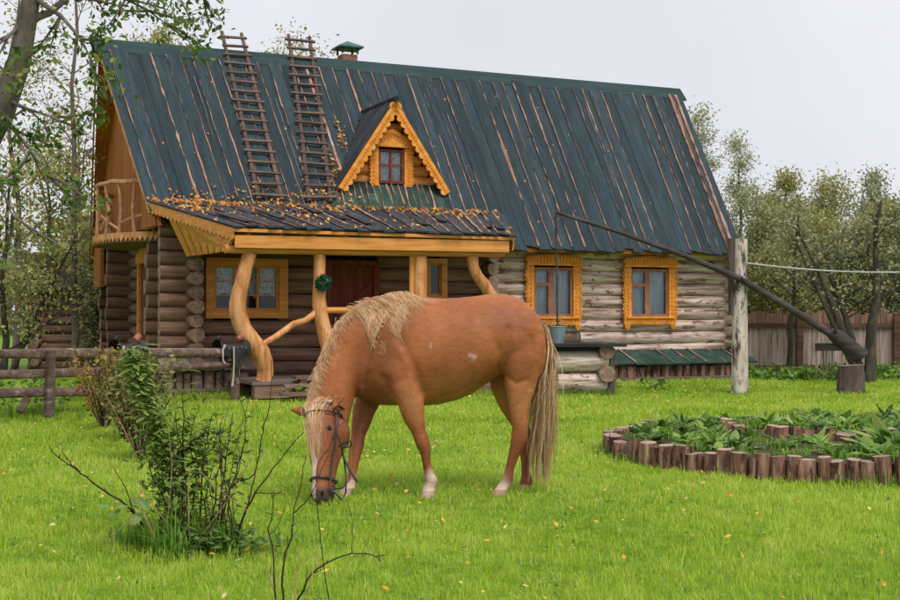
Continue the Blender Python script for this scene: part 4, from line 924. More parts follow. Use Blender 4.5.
MB().bar(q(W(815, 347, 21.45)), q(W(842, 347, 21.3)), .12, .13).build('cross_block', M['darkwood'], sw)
for (x, y) in ((816, 378), (823, 380), (826, 379), (832, 380)): MB().tube([q(W(x, 350, 21.42)), q(W(x, y, 21.42))], .012, 5).build('hanging_rod', M['greywood'], sw)
MB().tube([q(W(556, 213, 21.35)), q(W(557, 280, 21.25)), q(W(557.5, 326, 21.15))], [.022, .02, .016], 6).build('bucket_rod', M['darkwood'], sw, 50)
MB().tube([q((5.01, 21.3, 2.0)), q((5.01, 21.75, 2.0))], .025, 6).build('pivot_pin', M['steel'], sw)
stp = thing('tree_stump', 'upright weathered stump under the heavy end of the well sweep', 'stump', (6.79, 21.2, 0))
MB().tube([(0, 0, -.05), (.0, 0, .1), (.01, 0, .35), (0, 0, .5)], [.26, .235, .22, .215], 16, True, 0, 1, .035).build('trunk', [M['stump'], M['stub_end']], stp, 45)
p0, p1 = W(747, 263, 21.6), W(905, 275, 23.5); p2 = p1 + (p1 - p0) * .5 + Vector((0, 0, .25))
wpts = [p0.lerp(p2, i / 16) - Vector((0, 0, .5 * (i / 16) * (1 - i / 16))) for i in range(17)]
tag(MB().tube(wpts, .014, 5).build('line_wire', M['wire']), 'pale sagging line tied to the white-barked sweep post', 'wire')

# ------------------------------------------------------------------ board fence behind
fe = thing('board_fence', 'weathered vertical board fence behind the well sweep', 'fence', (7.0, 27.8, 0))
x = -1.6
while x < 5.4:
    w = random.uniform(.10, .15); h = 1.06 + random.uniform(-.02, .02)
    MB().box(-w / 2 + .004, w / 2 - .004, -.012, .012, 0, h).build('board', M['fence'], fe).location = (x + w / 2, random.uniform(-.006, .006), .04)
    x += w
x = -1.6
while x < 5.4:
    w = random.uniform(.08, .15); h = .40 + random.uniform(-.07, .05)
    MB().box(-w / 2 + .006, w / 2 - .006, -.012, .012, 0, h).build('top_board', M['fence_top'], fe).location = (x + w / 2, .05 + random.uniform(-.006, .006), 1.0)
    x += w
for z in (.12, 1.05): board(fe, 'rail', (-1.6, -.05, z), (5.4, -.05, z), .05, .10, 'fence_rail')
for xx in (-1.3, .75, 2.9, 5.0): MB().box(xx - .07, xx + .07, -.13, -.04, 0, 1.36).build('post', M['fence_rail'], fe)

# ------------------------------------------------------------------ rail fence with saddles
rf = thing('rail_fence', 'old split-rail hitching fence in front of the house corner', 'fence', onground(52, 416))
ro = rf.location.copy(); q = lambda p: Vector(p) - ro
def rail(pts, r, name='rail'):
    mb = MB(); P = [q(p) for p in pts]; n = len(P)
    mb.tube(P, [r * random.uniform(.88, 1.1) for _ in P], 8, True, 0, 1, .07); return mb.build(name, [M['railwood'], M['log_end']], rf, 45)
rail([W(-90, 356, 15.6), W(0, 354, 16.3), W(55, 353, 16.85), W(119, 353, 17.9)], .068)
rail([W(-90, 378, 15.6), W(0, 375, 16.3), W(55, 373, 16.85), W(112, 371, 17.8)], .062)
rail([W(-90, 394, 15.6), W(0, 393, 16.3), W(55, 392, 16.85), W(125, 390, 17.8)], .07)
rail([W(119, 353, 17.9), W(180, 353, 19.0), W(240, 352, 20.2), W(256, 352, 20.5)], .075)
rail([W(112, 372, 17.85), W(180, 368, 19.0), W(240, 364, 20.15)], .06)
for (px_, Y, yt, r) in ((51, 16.78, 350, .075), (118, 17.85, 350, .06), (-85, 15.55, 350, .07), (236, 20.1, 350, .075)):
    b = W(px_, 312, Y); b.z = -.05; t_ = W(px_, yt, Y - .08); MB().tube([q(b) - Vector((0, .08, 0)), q(t_)], [r, r * .9], 8, True, 0, 1, .06).build('post', [M['railwood'], M['log_end']], rf, 45)
MB().tube([q(W(20, 412, 16.4)), q(W(28, 398, 16.5))], .05, 7, True, 0, None, .08).build('prop', M['railwood'], rf, 45)
def saddle(label, loc, rz):
    t = thing('riding_saddle', label, 'saddle', loc, rz, 'saddles hung over the rail fence')
    rings = []
    for i in range(11):
        s = i / 10; x = -.28 + .56 * s; h = .05 + .07 * max(0, 1 - s / .25) ** 1.2 + .06 * max(0, (s - .7) / .3) ** 1.3; wd = .12 + .05 * math.sin(math.pi * s) + .03 * s; dn = .10 + .10 * math.sin(math.pi * min(1, max(0, s)))
        rings.append([Vector((x, wd * math.sin(a) * (1 if abs(a) < 1.6 else 1), h * math.cos(a) if abs(a) < 1.57 else -dn * (abs(a) - 1.57) / .5)) for a in np.linspace(-2.07, 2.07, 15)])
    mb = MB(); n = 15
    mb.add([p for r in rings for p in r] + [p * .93 - Vector((0, 0, .02)) for r in rings for p in r],
           [(i*n+j, i*n+j+1, (i+1)*n+j+1, (i+1)*n+j) for i in range(10) for j in range(n-1)] + [(165+i*n+j, 165+(i+1)*n+j, 165+(i+1)*n+j+1, 165+i*n+j+1) for i in range(10) for j in range(n-1)])
    mb.build('seat', M['leather'], t, 60)
    MB().tube([(-.2, 0, .10), (-.22, 0, .15), (-.235, 0, .16)], [.03, .022, .03], 8).build('horn', M['leather'], t, 60)
    MB().tube([(.1, -.04, .11), (.2, -.02, .16), (.24, .05, .16)], [.04, .05, .035], 8).build('cantle_roll', M['tan_leather'], t, 60)
    for sy in (-1, 1):
        MB().box(-.09, .05, sy * .18 - .012, sy * .18 + .012, -.34, -.02).build('fender', M['leather'], t)
        MB().box(-.05, .01, sy * .19 - .008, sy * .19 + .008, -.48, -.34).build('stirrup_leather', M['leather'], t)
        MB().tube([(-.02 + .06 * math.cos(a), sy * .19, -.54 + .065 * math.sin(a)) for a in np.linspace(0, 2 * math.pi, 13)], .011, 5, False).build('stirrup', M['darkwood'], t, 60)
    for i in range(5):
        MB().tube([(-.18 + i * .085, -.175, -.02 + .02 * (i % 2)), (-.18 + i * .085, -.188, -.02 + .02 * (i % 2))], .011, 8).build('stud', M['steel'], t)
    MB().tube([(-.22, -.13, .03), (-.27, -.14, -.05), (-.26, -.13, -.2), (-.23, -.13, -.26)], [.02, .017, .015, .02], 6).build('tie_rope', M['rope'], t, 60)
    MB().tube([(-.1, -.2, -.0), (-.1, -.205, -.25), (-.11, -.2, -.5), (-.13, -.2, -.62)], [.016, .014, .013, .018], 6).build('tie_rope', M['rope'], t, 60)
saddle('black studded saddle with tan roll on the rail beside the curved porch post', W(231, 346.5, 20.0) + Vector((0, 0, 0)), R(48))
s2 = saddle('dark saddle on the rail behind the rusty shrub', W(128, 348, 17.95), R(62))

# ------------------------------------------------------------------ dark log shed in the background
sh = thing('log_shed', 'small dark log shed half hidden behind the yellowing trees', 'shed', W(95, 312, 30) * Vector((1, 1, 0)) if False else Vector(((95 - 450) / 1250 * 30, 30, 0)))
MB().box(-1.35, 1.85, .1, 2.4, 0, 1.95).build('wall', M['chink'], sh)
for c in range(9):
    z = .12 + c * .215
    log(sh, (-1.6, .05, z), (2.0, .05, z), .115, 'log_dark'); log(sh, (-1.36, -.25, z + .1), (-1.36, 2.4, z + .1), .11, 'log_dark', 'cross_log')
mb = MB(); slab(mb, [Vector((-1.9, -.4, 1.98)), Vector((2.3, -.4, 1.98)), Vector((2.3, 1.25, 2.9)), Vector((-1.9, 1.25, 2.9))], .06); slab(mb, [Vector((-1.9, 1.25, 2.9)), Vector((2.3, 1.25, 2.9)), Vector((2.3, 2.8, 1.98)), Vector((-1.9, 2.8, 1.98))], .06)
mb.build('shed_roof', M['darkwood'], sh)

# ------------------------------------------------------------------ raised flower bed
bed = thing('flower_bed', 'raised flower bed edged with short upright log stubs', 'flower bed', (3.9, 12.2, 0))
def edge(cx, cy, a, b, z0, h, t0, t1, wr, hj):
    t = t0
    while t < t1:
        w = random.uniform(*wr); p = Vector((cx + a * math.cos(t) - 3.9, cy + b * math.sin(t) - 12.2, z0))
        hh = h + random.uniform(-hj, hj); r = w / 2; mb = MB(); nn = 9
        tl = Vector((random.uniform(-.02, .02), random.uniform(-.02, .02), 0))
        mb.tube([(0, 0, -.05), Vector((0, 0, hh * .5)) + tl * .4, Vector((0, 0, hh)) + tl], [r, r * 1.0, r * .97], nn, True, 0, 1, .09)
        o = mb.build('log_stub', [M['stub'], M['stub_end']], bed, 40); o.location = p; o.rotation_euler.z = random.uniform(0, 6)
        t += w * .88 / math.sqrt((a * math.sin(t)) ** 2 + (b * math.cos(t)) ** 2)
edge(3.9, 12.2, 2.32, 2.05, 0, .20, 0, 2 * math.pi, (.08, .18), .03)
edge(4.2, 12.55, 1.42, .95, .14, .15, R(150), R(330), (.10, .2), .035)
def mound(cx, cy, a, b, z, name):
    mb = MB(); k = 30; vs_ = [(cx - 3.9, cy - 12.2, z + .05)]
    for rr in (.5, .98): vs_ += [(cx - 3.9 + a * rr * math.cos(2*math.pi*i/k), cy - 12.2 + b * rr * math.sin(2*math.pi*i/k), z + (.04 if rr < .9 else 0) + random.uniform(-.01, .01)) for i in range(k)]
    vs_ += [(cx - 3.9 + a * .982 * math.cos(2*math.pi*i/k), cy - 12.2 + b * .982 * math.sin(2*math.pi*i/k), -.03) for i in range(k)]
    mb.add(vs_, [(0, 1+i, 1+(i+1) % k) for i in range(k)] + [(1+q*k+i, 1+k+q*k+i, 1+k+q*k+(i+1) % k, 1+q*k+(i+1) % k) for q in (0, 1) for i in range(k)]); mb.build(name, M['soil'], bed, 60)
mound(3.9, 12.2, 2.30, 2.03, .155, 'soil'); mound(4.2, 12.55, 1.4, .93, .24, 'upper_soil')

def leafblade(base, az, L, wd, el, droop, fold=.25, segs=6, wavy=0):      # broad curved leaf, list of quads
    d = Vector((math.cos(az), math.sin(az), 0)); s = Vector((-math.sin(az), math.cos(az), 0)); p = Vector(base); rows = []; e = el
    for i in range(segs + 1):
        t = i / segs; w = wd * (math.sin(math.pi * min(1, (t * .92 + .06))) ** .75) * (1 if t > .12 else .35)
        dirv = d * math.cos(e) + Vector((0, 0, 1)) * math.sin(e); up = (dirv.cross(s)) * -1; wv = wavy * math.sin(i * 2.4)
        rows.append((p - s * w + up * (fold * w + wv), Vector(p), p + s * w + up * (fold * w - wv))); p = p + dirv * (L / segs); e -= droop / segs
    return [[rows[i][j], rows[i][j+1], rows[i+1][j+1], rows[i+1][j]] for i in range(segs) for j in range(2)]
def arr(Q): return np.array([[tuple(v) for v in q] for q in Q])
def rosette(name, label, base, n, L, wd, mat, el=(.5, 1.2), group=None, parts=True, cat='plant', tilt=0.8, wavy=0.01):
    t = thing(name, label, cat, base, 0, group); allq, rn = [], []
    for i in range(n):
        Q = leafblade((random.gauss(0, .02), random.gauss(0, .02), -.01), i * 2.4 + random.uniform(-.4, .4), L * random.uniform(.6, 1.15), wd * random.uniform(.7, 1.2), random.uniform(*el), random.uniform(.6, 1.5) * tilt, .3, 6, wavy * random.random())
        r_ = random.uniform(.25, .9)
        if parts: quads('leaf', arr(Q), mat, t, np.full(len(Q), r_))
        else: allq += Q; rn += [r_] * len(Q)
    if not parts: quads('leaves', arr(allq), mat, t, np.array(rn))
    return t
def bedz(x, y): return .29 if ((x - 4.2) / 1.35) ** 2 + ((y - 12.55) / .9) ** 2 < 1 else .19
g = 'leafy plants in the raised bed'
rosette('broad_leaf_plant', 'big glossy broad-leaved plant beside the front log stubs of the bed', (3.62, 10.75, .19), 13, .33, .062, M['leaf_green'], (.3, 1.2), parts=True)
rosette('broad_leaf_plant', 'big glossy broad-leaved plant just behind the one at the front stubs', (3.98, 11.3, .19), 13, .36, .065, M['leaf_green'], (.4, 1.25), parts=True)
k = 0
while k < 130:
    a = random.uniform(0, 6.28); r = math.sqrt(random.random()) * .9; x, y = 3.9 + 2.3 * r * math.cos(a), 12.2 + 2.0 * r * math.sin(a)
    if x < 3.2 and y < 10.9: continue
    k += 1; up_t = bedz(x, y) > .25; dull = random.random() < .33
    rosette('bed_plant', ('dull grey-green' if dull else 'fresh green') + ' low leafy plant in the ' + ('upper' if up_t else 'lower') + ' tier of the flower bed', (x, y, bedz(x, y)), random.randint(8, 14), random.uniform(.12, .24), random.uniform(.022, .042), M['leaf_weed' if dull else 'leaf_green'], (.3, 1.2), ('dull' if dull else 'fresh') + ' plants in the ' + ('upper' if up_t else 'lower') + ' tier of the bed', False)

# ------------------------------------------------------------------ grass (lawn blades)
def lat(seed):
    r = np.random.default_rng(seed); G_ = r.random((64, 64))
    def f(x, y):
        x0 = np.floor(x).astype(int); y0 = np.floor(y).astype(int); fx = x - x0; fy = y - y0; fx = fx*fx*(3-2*fx); fy = fy*fy*(3-2*fy); g_ = lambda i, j: G_[i % 64, j % 64]
        return (g_(x0, y0)*(1-fx)+g_(x0+1, y0)*fx)*(1-fy) + (g_(x0, y0+1)*(1-fx)+g_(x0+1, y0+1)*fx)*fy
    return f
na, nb_, ncn = lat(1), lat(2), lat(3)
def gzv(x, y): return .025 * np.sin(x * .9 + 1) * np.sin(y * .7) * np.clip((y - 3) / 3, 0, 1)
def free(x, y):
    ux = (x - HO.x) * HU.x + (y - HO.y) * HU.y; vx = (x - HO.x) * HV.x + (y - HO.y) * HV.y
    m = ~((ux > -.55) & (ux < 11.75) & (vx > -.72) & (vx < 7.4)) & ~((ux > .5) & (ux < 5.3) & (vx > -2.6) & (vx < 0))
    m &= ((x - 3.9) / 2.3) ** 2 + ((y - 12.2) / 2.03) ** 2 > 1
    m &= ~((abs(x - 1.95) < .6) & (abs(y - 21.55) < .55)); m &= (x - 6.79) ** 2 + (y - 21.2) ** 2 > .05
    return m
def blades(x, y, z, h, w, r, lean):
    n = len(x); az = rng.uniform(0, 2*np.pi, n); la = rng.uniform(0, 2*np.pi, n); le = np.clip(np.abs(rng.normal(0, lean, n)), 0, 1.1); az = la + np.pi / 2 + rng.normal(0, .35, n)
    s = np.stack([np.cos(az), np.sin(az), 0*az], 1) * (w / 2)[:, None]; d = np.stack([np.cos(la)*le, np.sin(la)*le, 0*az], 1) * h[:, None]
    b = np.stack([x, y, z - .005], 1); m = b + d * .35 + np.stack([0*h, 0*h, h * .6], 1); t = b + d * 1.15 + np.stack([0*h, 0*h, h * (1 - .25 * np.clip(le, 0, 1.5))], 1)
    return np.stack([b - s, b + s, m + s * .8, t, m - s * .8], 1)
def lawn(n, y0, y1, p):
    yy = np.linspace(y0, y1, 400); pdf = (.47 * yy + .9) * yy ** -p; c = np.cumsum(pdf); c /= c[-1]
    y = np.interp(rng.random(n), c, yy); x = rng.uniform(-1, 1, n) * (.47 * y + .9); k = free(x, y); x, y = x[k], y[k]
    n1 = na(x * 1.3, y * 1.3); n2 = nb_(x * 4, y * 4); n3 = ncn(x * .45, y * .45)
    n4 = ncn(x * 9, y * 9 + 3); n5 = na(x * .8 + 9, y * .8); h = (.022 + .035 * n2 * n1 + .016 * n3 + .034 * np.clip(n4 * 1.6 - .5, 0, 1)) * rng.uniform(.55, 1.4, len(x)); w = np.maximum(.0036, .00055 * y) * rng.uniform(.7, 1.4, len(x))
    r = np.clip(.50 + .34 * (n5 - .35) + .34 * (n1 - .4) + .2 * (n3 - .3) + .42 * (n4 - .5) + rng.normal(0, .2, len(x)), 0, .94); r[rng.random(len(x)) < .035] = 1
    return blades(x, y, gzv(x, y), h, w, r, .55), r
P, r = lawn(460000, 4.9, 29, 1.55)
tag(bladesmesh('grass', P, M['grass'], r), 'short lawn grass all around the horse', 'grass', kind='stuff')
# taller tufts
def tuft(cx, cy, rad, n, h, z=0): 
    a = rng.uniform(0, 2*np.pi, n); q_ = np.sqrt(rng.random(n)) * rad; x = cx + q_ * np.cos(a); y = cy + q_ * np.sin(a)
    return blades(x, y, np.full(n, z) + gzv(x, y) * (z == 0), h * rng.uniform(.4, 1.2, n) * (1 - .4 * q_ / rad), rng.uniform(.004, .008, n) * (1 + .04 * cy), None, .6)
T = []
for i in range(70): T.append(tuft(rng.uniform(6.2, 13), rng.uniform(26.2, 27.5), .35, 45, rng.uniform(.12, .28)))
for i in range(40): T.append(tuft(rng.uniform(-9, -4.6), 17.2 + rng.uniform(-.4, .7), .3, 45, rng.uniform(.12, .3)))
for i in range(30): t_ = rng.uniform(2.6, 5.2); T.append(tuft(3.9 + 2.42 * math.cos(t_), 12.2 + 2.15 * math.sin(t_), .1, 26, rng.uniform(.08, .2)))
for i in range(26): T.append(tuft(rng.uniform(1.2, 2.7), 20.8 + rng.uniform(-.1, .25), .15, 35, rng.uniform(.1, .22)))
for i in range(16): p = hw(rng.uniform(.9, 7), -2.75 + rng.uniform(-.2, .2), 0); T.append(tuft(p.x, p.y, .2, 35, rng.uniform(.1, .25)))
for i in range(20): p = hw(rng.uniform(-1, .9), -.85 + rng.uniform(-.15, .1), 0); T.append(tuft(p.x, p.y, .15, 30, rng.uniform(.1, .22)))
for i in range(6): T.append(tuft(6.79 + .3 * math.cos(i), 21.2 + .3 * math.sin(i) - .1, .1, 30, .14))
for i in range(6): T.append(tuft(5.0 + .2 * math.cos(i), 21.6 + .2 * math.sin(i), .1, 25, .1))
for i in range(44): T.append(tuft(-1.62 + rng.normal(0, .16), 7.35 + rng.normal(0, .12), .08, 45, rng.uniform(.14, .36)))
for i in range(330):
    a = rng.uniform(0, 6.28); q_ = math.sqrt(rng.random()) * .95; x, y = 3.9 + 2.28 * q_ * math.cos(a), 12.2 + 2.0 * q_ * math.sin(a); T.append(tuft(x, y, .12, 40, rng.uniform(.05, .13), bedz(x, y) - .01))
P = np.concatenate(T); tag(bladesmesh('tall_grass', P, M['grass_tall'], np.clip(rng.normal(.5, .25, len(P)), 0, 1)), 'taller grass tufts along fences, well and bed', 'grass', kind='stuff')
# broad-leaved weeds at the foot of the fence and house
C = []
for i in range(170): c = np.array([rng.uniform(6.0, 13), rng.uniform(25.6, 27.3), 0]); C.append(c + rng.normal(size=(26, 3)) * [.16, .16, .06] + [0, 0, rng.uniform(.04, .2)])
for i in range(60): c = np.array([rng.uniform(-9.5, -5), rng.uniform(17.6, 20), 0]); C.append(c + rng.normal(size=(22, 3)) * [.16, .16, .09] + [0, 0, rng.uniform(.1, .3)])
for i in range(22): c = np.array(hw(rng.uniform(1, 8), rng.uniform(-3, -2.4), 0)); C.append(c + rng.normal(size=(22, 3)) * [.12, .1, .06] + [0, 0, .12])
C = np.concatenate(C); C[:, 2] = np.abs(C[:, 2]); tag(quads('weeds', leafquads(C, .06, .6, (0, -.2, 1)), M['leaf_green']), 'broad-leaved weeds at the foot of the board fence', 'weeds', kind='stuff')
# fallen leaves on the lawn
n = 1500; y = 5 + 19 * rng.random(n) ** .75; x = rng.uniform(-1, 1, n) * (.45 * y + .5); k = free(x, y); x, y = x[k], y[k]
C = np.stack([x, y, gzv(x, y) + rng.uniform(.035, .06, len(x))], 1); tag(quads('fallen_leaves', leafquads(C, .021, .45, (0, -.25, 1)), M['leaf_fallen']), 'yellow leaves scattered over the lawn', 'leaves', kind='stuff')

# little broad-leaved plants between the grass
n = 420; y = 5 + 17 * rng.random(n); x = rng.uniform(-1, 1, n) * (.45 * y + .5); k = free(x, y); x, y = x[k], y[k]
C = (np.stack([x, y, gzv(x, y) + .035], 1)[:, None, :] + rng.normal(size=(len(x), 9, 3)) * [.045, .045, .012]).reshape(-1, 3)
tag(quads('lawn_clover', leafquads(C, .016, .4, (0, -.1, 1)), M['leaf_green']), 'small clover patches in the lawn', 'clover', kind='stuff')
# ------------------------------------------------------------------ trees
def tree(name, label, base, h, r, leaf, bark, nleaf, lsize, seed, lean=(0, 0), c0=.2, spread=.4, nbr=18, up=.5, limbs=None, clump=.2, twigs=3, group=None, top=1.0, fork=0, droop=0, path=None):
    R_ = random.Random(seed); t = thing(name, label, 'tree', base, 0, group); mb = MB(); tips = []
    g = lambda s: Vector((R_.gauss(0, s), R_.gauss(0, s), R_.gauss(0, s * .6)))
    def grow(p, d, L, rad, lev):
        k = 5 if lev < 2 else 4; pts = [p.copy()]; dd = d.normalized()
        for i in range(k): dd = (dd + g(.16) + Vector((0, 0, (.07 if lev == 1 else .03) - droop * lev * .1))).normalized(); p = p + dd * (L / k); pts.append(p.copy())
        mb.tube(pts, [rad * (1 - .75 * i / k) for i in range(k + 1)], (6, 5, 4, 3)[lev], False)
        if lev == 3: tips.extend(pts[1:]); return
        nn = {1: 5, 2: twigs}[lev]
        for i in range(nn):
            f = R_.uniform(.3, 1); q_ = pts[min(k, int(f * k))]; a = R_.uniform(0, 6.28); sd = Vector((math.cos(a), math.sin(a), R_.uniform(-.2, .7 - droop)))
            grow(q_, dd * .6 + sd * .8, L * R_.uniform(.35, .6), rad * .5, lev + 1)
        if lev == 2: tips.extend(pts[2:])
    stems = [(Vector((0, 0, -.1)), Vector((lean[0], lean[1], 1)), h, r)]
    for i in range(fork): a = R_.uniform(0, 6.28); stems.append((Vector((.1 * math.cos(a), .1 * math.sin(a), -.05)), Vector((math.cos(a) * .45 + lean[0], math.sin(a) * .45, 1)), h * R_.uniform(.7, .95), r * R_.uniform(.5, .8)))
    for (b0, dv, hh, rr) in stems:
        k = 9; P_ = [b0]; d = dv
        for i in range(k): P_.append(P_[-1] + (d + g(.07)) * (hh / k))
        if path: P_ = [Vector(p) - Vector(base) for p in path]; k = len(P_) - 1
        mb.tube(P_, [rr * (1.12 if i == 0 else 1) * (1 - .85 * (i / k)) + .008 for i in range(k + 1)], 9, False)
        m_ = max(5, int(nbr / len(stems)))
        for i in range(m_):
            f = c0 + (top - c0) * (i + R_.random()) / m_; j = min(k - 1, int(f * k)); p = P_[j].lerp(P_[j+1], f * k - j) if f < 1 else P_[-1]; a = i * 2.4 + R_.uniform(-.5, .5)
            grow(p, Vector((math.cos(a), math.sin(a), up + R_.uniform(-.2, .3))), spread * h * (1.05 - .65 * f) * R_.uniform(.7, 1.15), rr * (1 - .75 * f) * .42, 1)
    for lm in (limbs or []):
        pts = [Vector(p) - Vector(base) for p in lm]; mb.tube(pts, [r * .14 * (1 - .8 * i / (len(pts) - 1)) for i in range(len(pts))], 6, False)
        for i in range(1, len(pts)):
            for j in range(2): a = R_.uniform(0, 6.28); grow(pts[i], (pts[i] - pts[i-1]).normalized() * .6 + Vector((math.cos(a), math.sin(a), R_.uniform(-.5, .3))) * .7, R_.uniform(.5, .9), r * .08, 2)
    mb.build('trunk', M[bark], t, 70)
    if nleaf and tips:
        rg = np.random.default_rng(seed); A = np.array([tuple(p) for p in tips]); idx = rg.integers(0, len(A), nleaf); C_ = A[idx] + rg.normal(size=(nleaf, 3)) * clump
        lum = (np.random.default_rng(seed + 1).random(len(A)))[idx]
        quads('crown', leafquads(C_, lsize, .8, (0, 0, 1)), M[leaf], t, np.clip(.15 + .55 * lum + rg.normal(0, .18, nleaf), 0, 1))
    return t
gp = lambda x, Y: ((x - 450) / 1250 * Y, Y, 0)
# big leaning tree at the left edge
tree('aspen_tree', 'big leaning grey-trunked tree with green leaf sprays above the rail fence', (-6.5, 15, 0), 10.5, .25, 'leaf_aspen', 'bark', 3000, .05, 11, (.14, 0), .62, .22, 7, .3,
     [[W(0, 105, 15), W(12, 128, 14.8), W(30, 150, 14.6), W(48, 175, 14.5)], [W(3, 98, 15), W(25, 108, 14.8), W(50, 116, 14.6)], [W(30, -5, 15), W(60, 15, 14.8), W(80, 38, 14.7), W(90, 58, 14.7)], [W(45, -60, 15), W(85, -35, 15.5), W(125, -2, 16), W(148, 10, 16.3), W(164, 22, 16.6)],
      [W(60, -90, 15), W(130, -60, 16), W(175, -30, 16.5), W(205, -8, 17)], [W(-5, 125, 15), W(-2, 180, 14.6), W(12, 215, 14.4)], [W(25, 20, 15), W(8, 35, 14.8), W(-5, 60, 14.6)]], .09, 2, droop=.3,
     path=[(-6.5, 15, -.1), W(-95, 330, 15), W(-70, 250, 15), W(-30, 170, 15), W(2, 108, 15), W(19, 60, 15), W(28, 10, 15), W(40, -50, 15), W(66, -120, 15), W(100, -220, 15)])
g1 = 'yellowing trees by the log shed'
tree('sparse_tree', 'tall nearly bare tree rising beside the house gable', gp(72, 27), 9.6, .08, 'leaf_yellow', 'bark', 2000, .045, 21, (.0, 0), .3, .3, 15, .7, clump=.16, group=None)
tree('sparse_tree', 'slender half-bare tree behind the leaning grey trunk', gp(15, 29), 8.6, .08, 'leaf_yellow', 'bark', 1900, .045, 22, (.02, 0), .3, .3, 13, .7, clump=.16)
tree('yellowing_tree', 'bushy yellow-green tree beside the dark log shed', gp(52, 30.5), 5.2, .08, 'leaf_yellow', 'bark_dark', 4800, .05, 23, (0, 0), .12, .36, 22, .8, clump=.17, group=g1, fork=2)
tree('yellowing_tree', 'low olive bushy tree behind the rail fence under the leaning trunk', gp(2, 26), 4.2, .08, 'leaf_olive', 'bark_dark', 4200, .05, 24, (0, 0), .15, .4, 20, .8, clump=.17, group=g1, fork=2)
tree('yellowing_tree', 'yellow-leaved tree close to the balcony end of the house', gp(84, 33), 6.2, .09, 'leaf_yellow', 'bark_dark', 4600, .055, 25, (0, 0), .12, .34, 22, .8, clump=.2, group=g1, fork=1)
tree('dark_tree', 'narrow dark tree standing against the house corner', gp(94, 29.5), 3.6, .10, 'leaf_dark', 'bark_dark', 3500, .05, 26, (0, 0), .1, .14, 22, 1, clump=.12)
tree('tall_tree', 'tree whose top shows over the ridge between ladder and chimney', gp(288, 36), 9.1, .12, 'leaf_olive', 'bark_dark', 2600, .055, 27, (0, 0), .4, .26, 20, .7, clump=.22)
tree('tall_tree', 'green tree rising behind the roof at the balcony end', gp(150, 37), 9.2, .15, 'leaf_olive', 'bark_dark', 6000, .06, 28, (0, 0), .4, .26, 20, .7, clump=.22)
g2 = 'trees beyond the board fence'
for i, (x, Y, h, lf, nl, lab, sp, up_) in enumerate([
    (706, 37, 6.9, 'leaf_willow', 9000, 'tall pale tree just behind the roof end beside the sweep post', .22, 1.1),
    (742, 39, 6.2, 'leaf_willow', 11000, 'feathery pale willow-like tree behind the sweep post', .25, 1.1),
    (788, 38, 5.5, 'leaf_olive', 13000, 'olive-leaved tree behind the board fence next to the pale willow-like one', .30, .9),
    (832, 36, 4.9, 'leaf_olive', 13000, 'yellow-tinged tree behind the fence above the sweep counterweight', .34, .8),
    (876, 37, 4.9, 'leaf_dark', 12000, 'dull green tree behind the fence above the gnarled orchard tree', .34, .8),
    (920, 35, 4.7, 'leaf_olive', 13000, 'olive tree behind the board fence past the gnarled orchard tree', .34, .8),
    (975, 36, 5.0, 'leaf_dark', 9000, 'taller dark tree behind the fence end farthest from the house', .34, .8),
    (762, 32, 3.9, 'leaf_dark', 9500, 'low dark bushy tree close behind the fence beside the house', .36, .8),
    (812, 31, 3.5, 'leaf_olive', 9500, 'low olive bushy tree close behind the fence rails', .38, .8),
    (862, 31, 3.4, 'leaf_dark', 9500, 'low dull bushy tree close behind the orchard tree', .38, .8),
    (905, 30.5, 3.6, 'leaf_dark', 8000, 'low dark tree behind the fence just beyond the orchard tree', .38, .8)]):
    tree('background_tree', lab, gp(x, Y), h, .09, lf, 'bark', int(nl * 1.3), .045, 40 + i, (0, 0), .12, sp, 24, up_, clump=.17, twigs=4, group=g2, fork=1)  # lighter leaf and bark colours stand in for distance haze
tree('orchard_tree', 'gnarled many-stemmed orchard tree in front of the board fence', gp(868, 25.2), 3.7, .13, 'leaf_dark', 'bark_dark', 1900, .045, 61, (.03, 0), .42, .42, 22, .7, clump=.16, fork=4)
tree('young_tree', 'thin young tree in front of the board fence beside a fence post', gp(788, 27.0), 3.6, .06, 'leaf_dark', 'bark_dark', 1500, .045, 62, (.03, 0), .4, .36, 12, .7, clump=.16)
# far woodland
n = 16000; x = rng.uniform(-75, 75, n); y = rng.uniform(70, 95, n); top = 3.6 + 2.4 * na(x * .22, y * .05) + 1.2 * nb_(x * .9, y * .1); C = np.stack([x, y, top * rng.random(n) ** .7], 1)
tag(quads('far_woodland', leafquads(C, .55), M['leaf_dark'], None, np.clip(rng.normal(.35, .2, n), 0, 1)), 'far belt of woodland beyond the fences', 'woodland', kind='stuff')

# ------------------------------------------------------------------ shrubs and stalks in the foreground
def stalks(t, lines, mat, name='stem', r0=.006):
    b = Vector(t.location)
    for (Y, pl, k) in lines:
        P_ = [W(x, y, Y) for x, y in pl]; out = []
        for i in range(len(P_) - 1):
            p0, p1, p2, p3 = P_[max(i-1, 0)], P_[i], P_[i+1], P_[min(i+2, len(P_)-1)]
            for q_ in range(4): u = q_ / 4; out.append(.5 * ((2*p1) + (p2-p0)*u + (2*p0-5*p1+4*p2-p3)*u*u + (3*p1-p0-3*p2+p3)*u**3))
        out.append(P_[-1]); n_ = len(out)
        out = [p + Vector((random.gauss(0, .003), random.gauss(0, .006), random.gauss(0, .002))) - b for p in out]
        mb = MB().tube(out, [r0 * k * (1 - .7 * i / (n_ - 1)) for i in range(n_)], 5, False)
        for i in range(2, n_ - 1):      # buds and side twigs
            if random.random() < .45:
                d = Vector((random.gauss(0, 1), random.gauss(0, 1), random.uniform(.2, 1.2))).normalized() * random.uniform(.01, .07); mb.tube([out[i], out[i] + d * .6, out[i] + d], [r0 * k * .45, r0 * k * .35, r0 * k * .2], 4, False)
        mb.build(name, M[mat], t, 70)
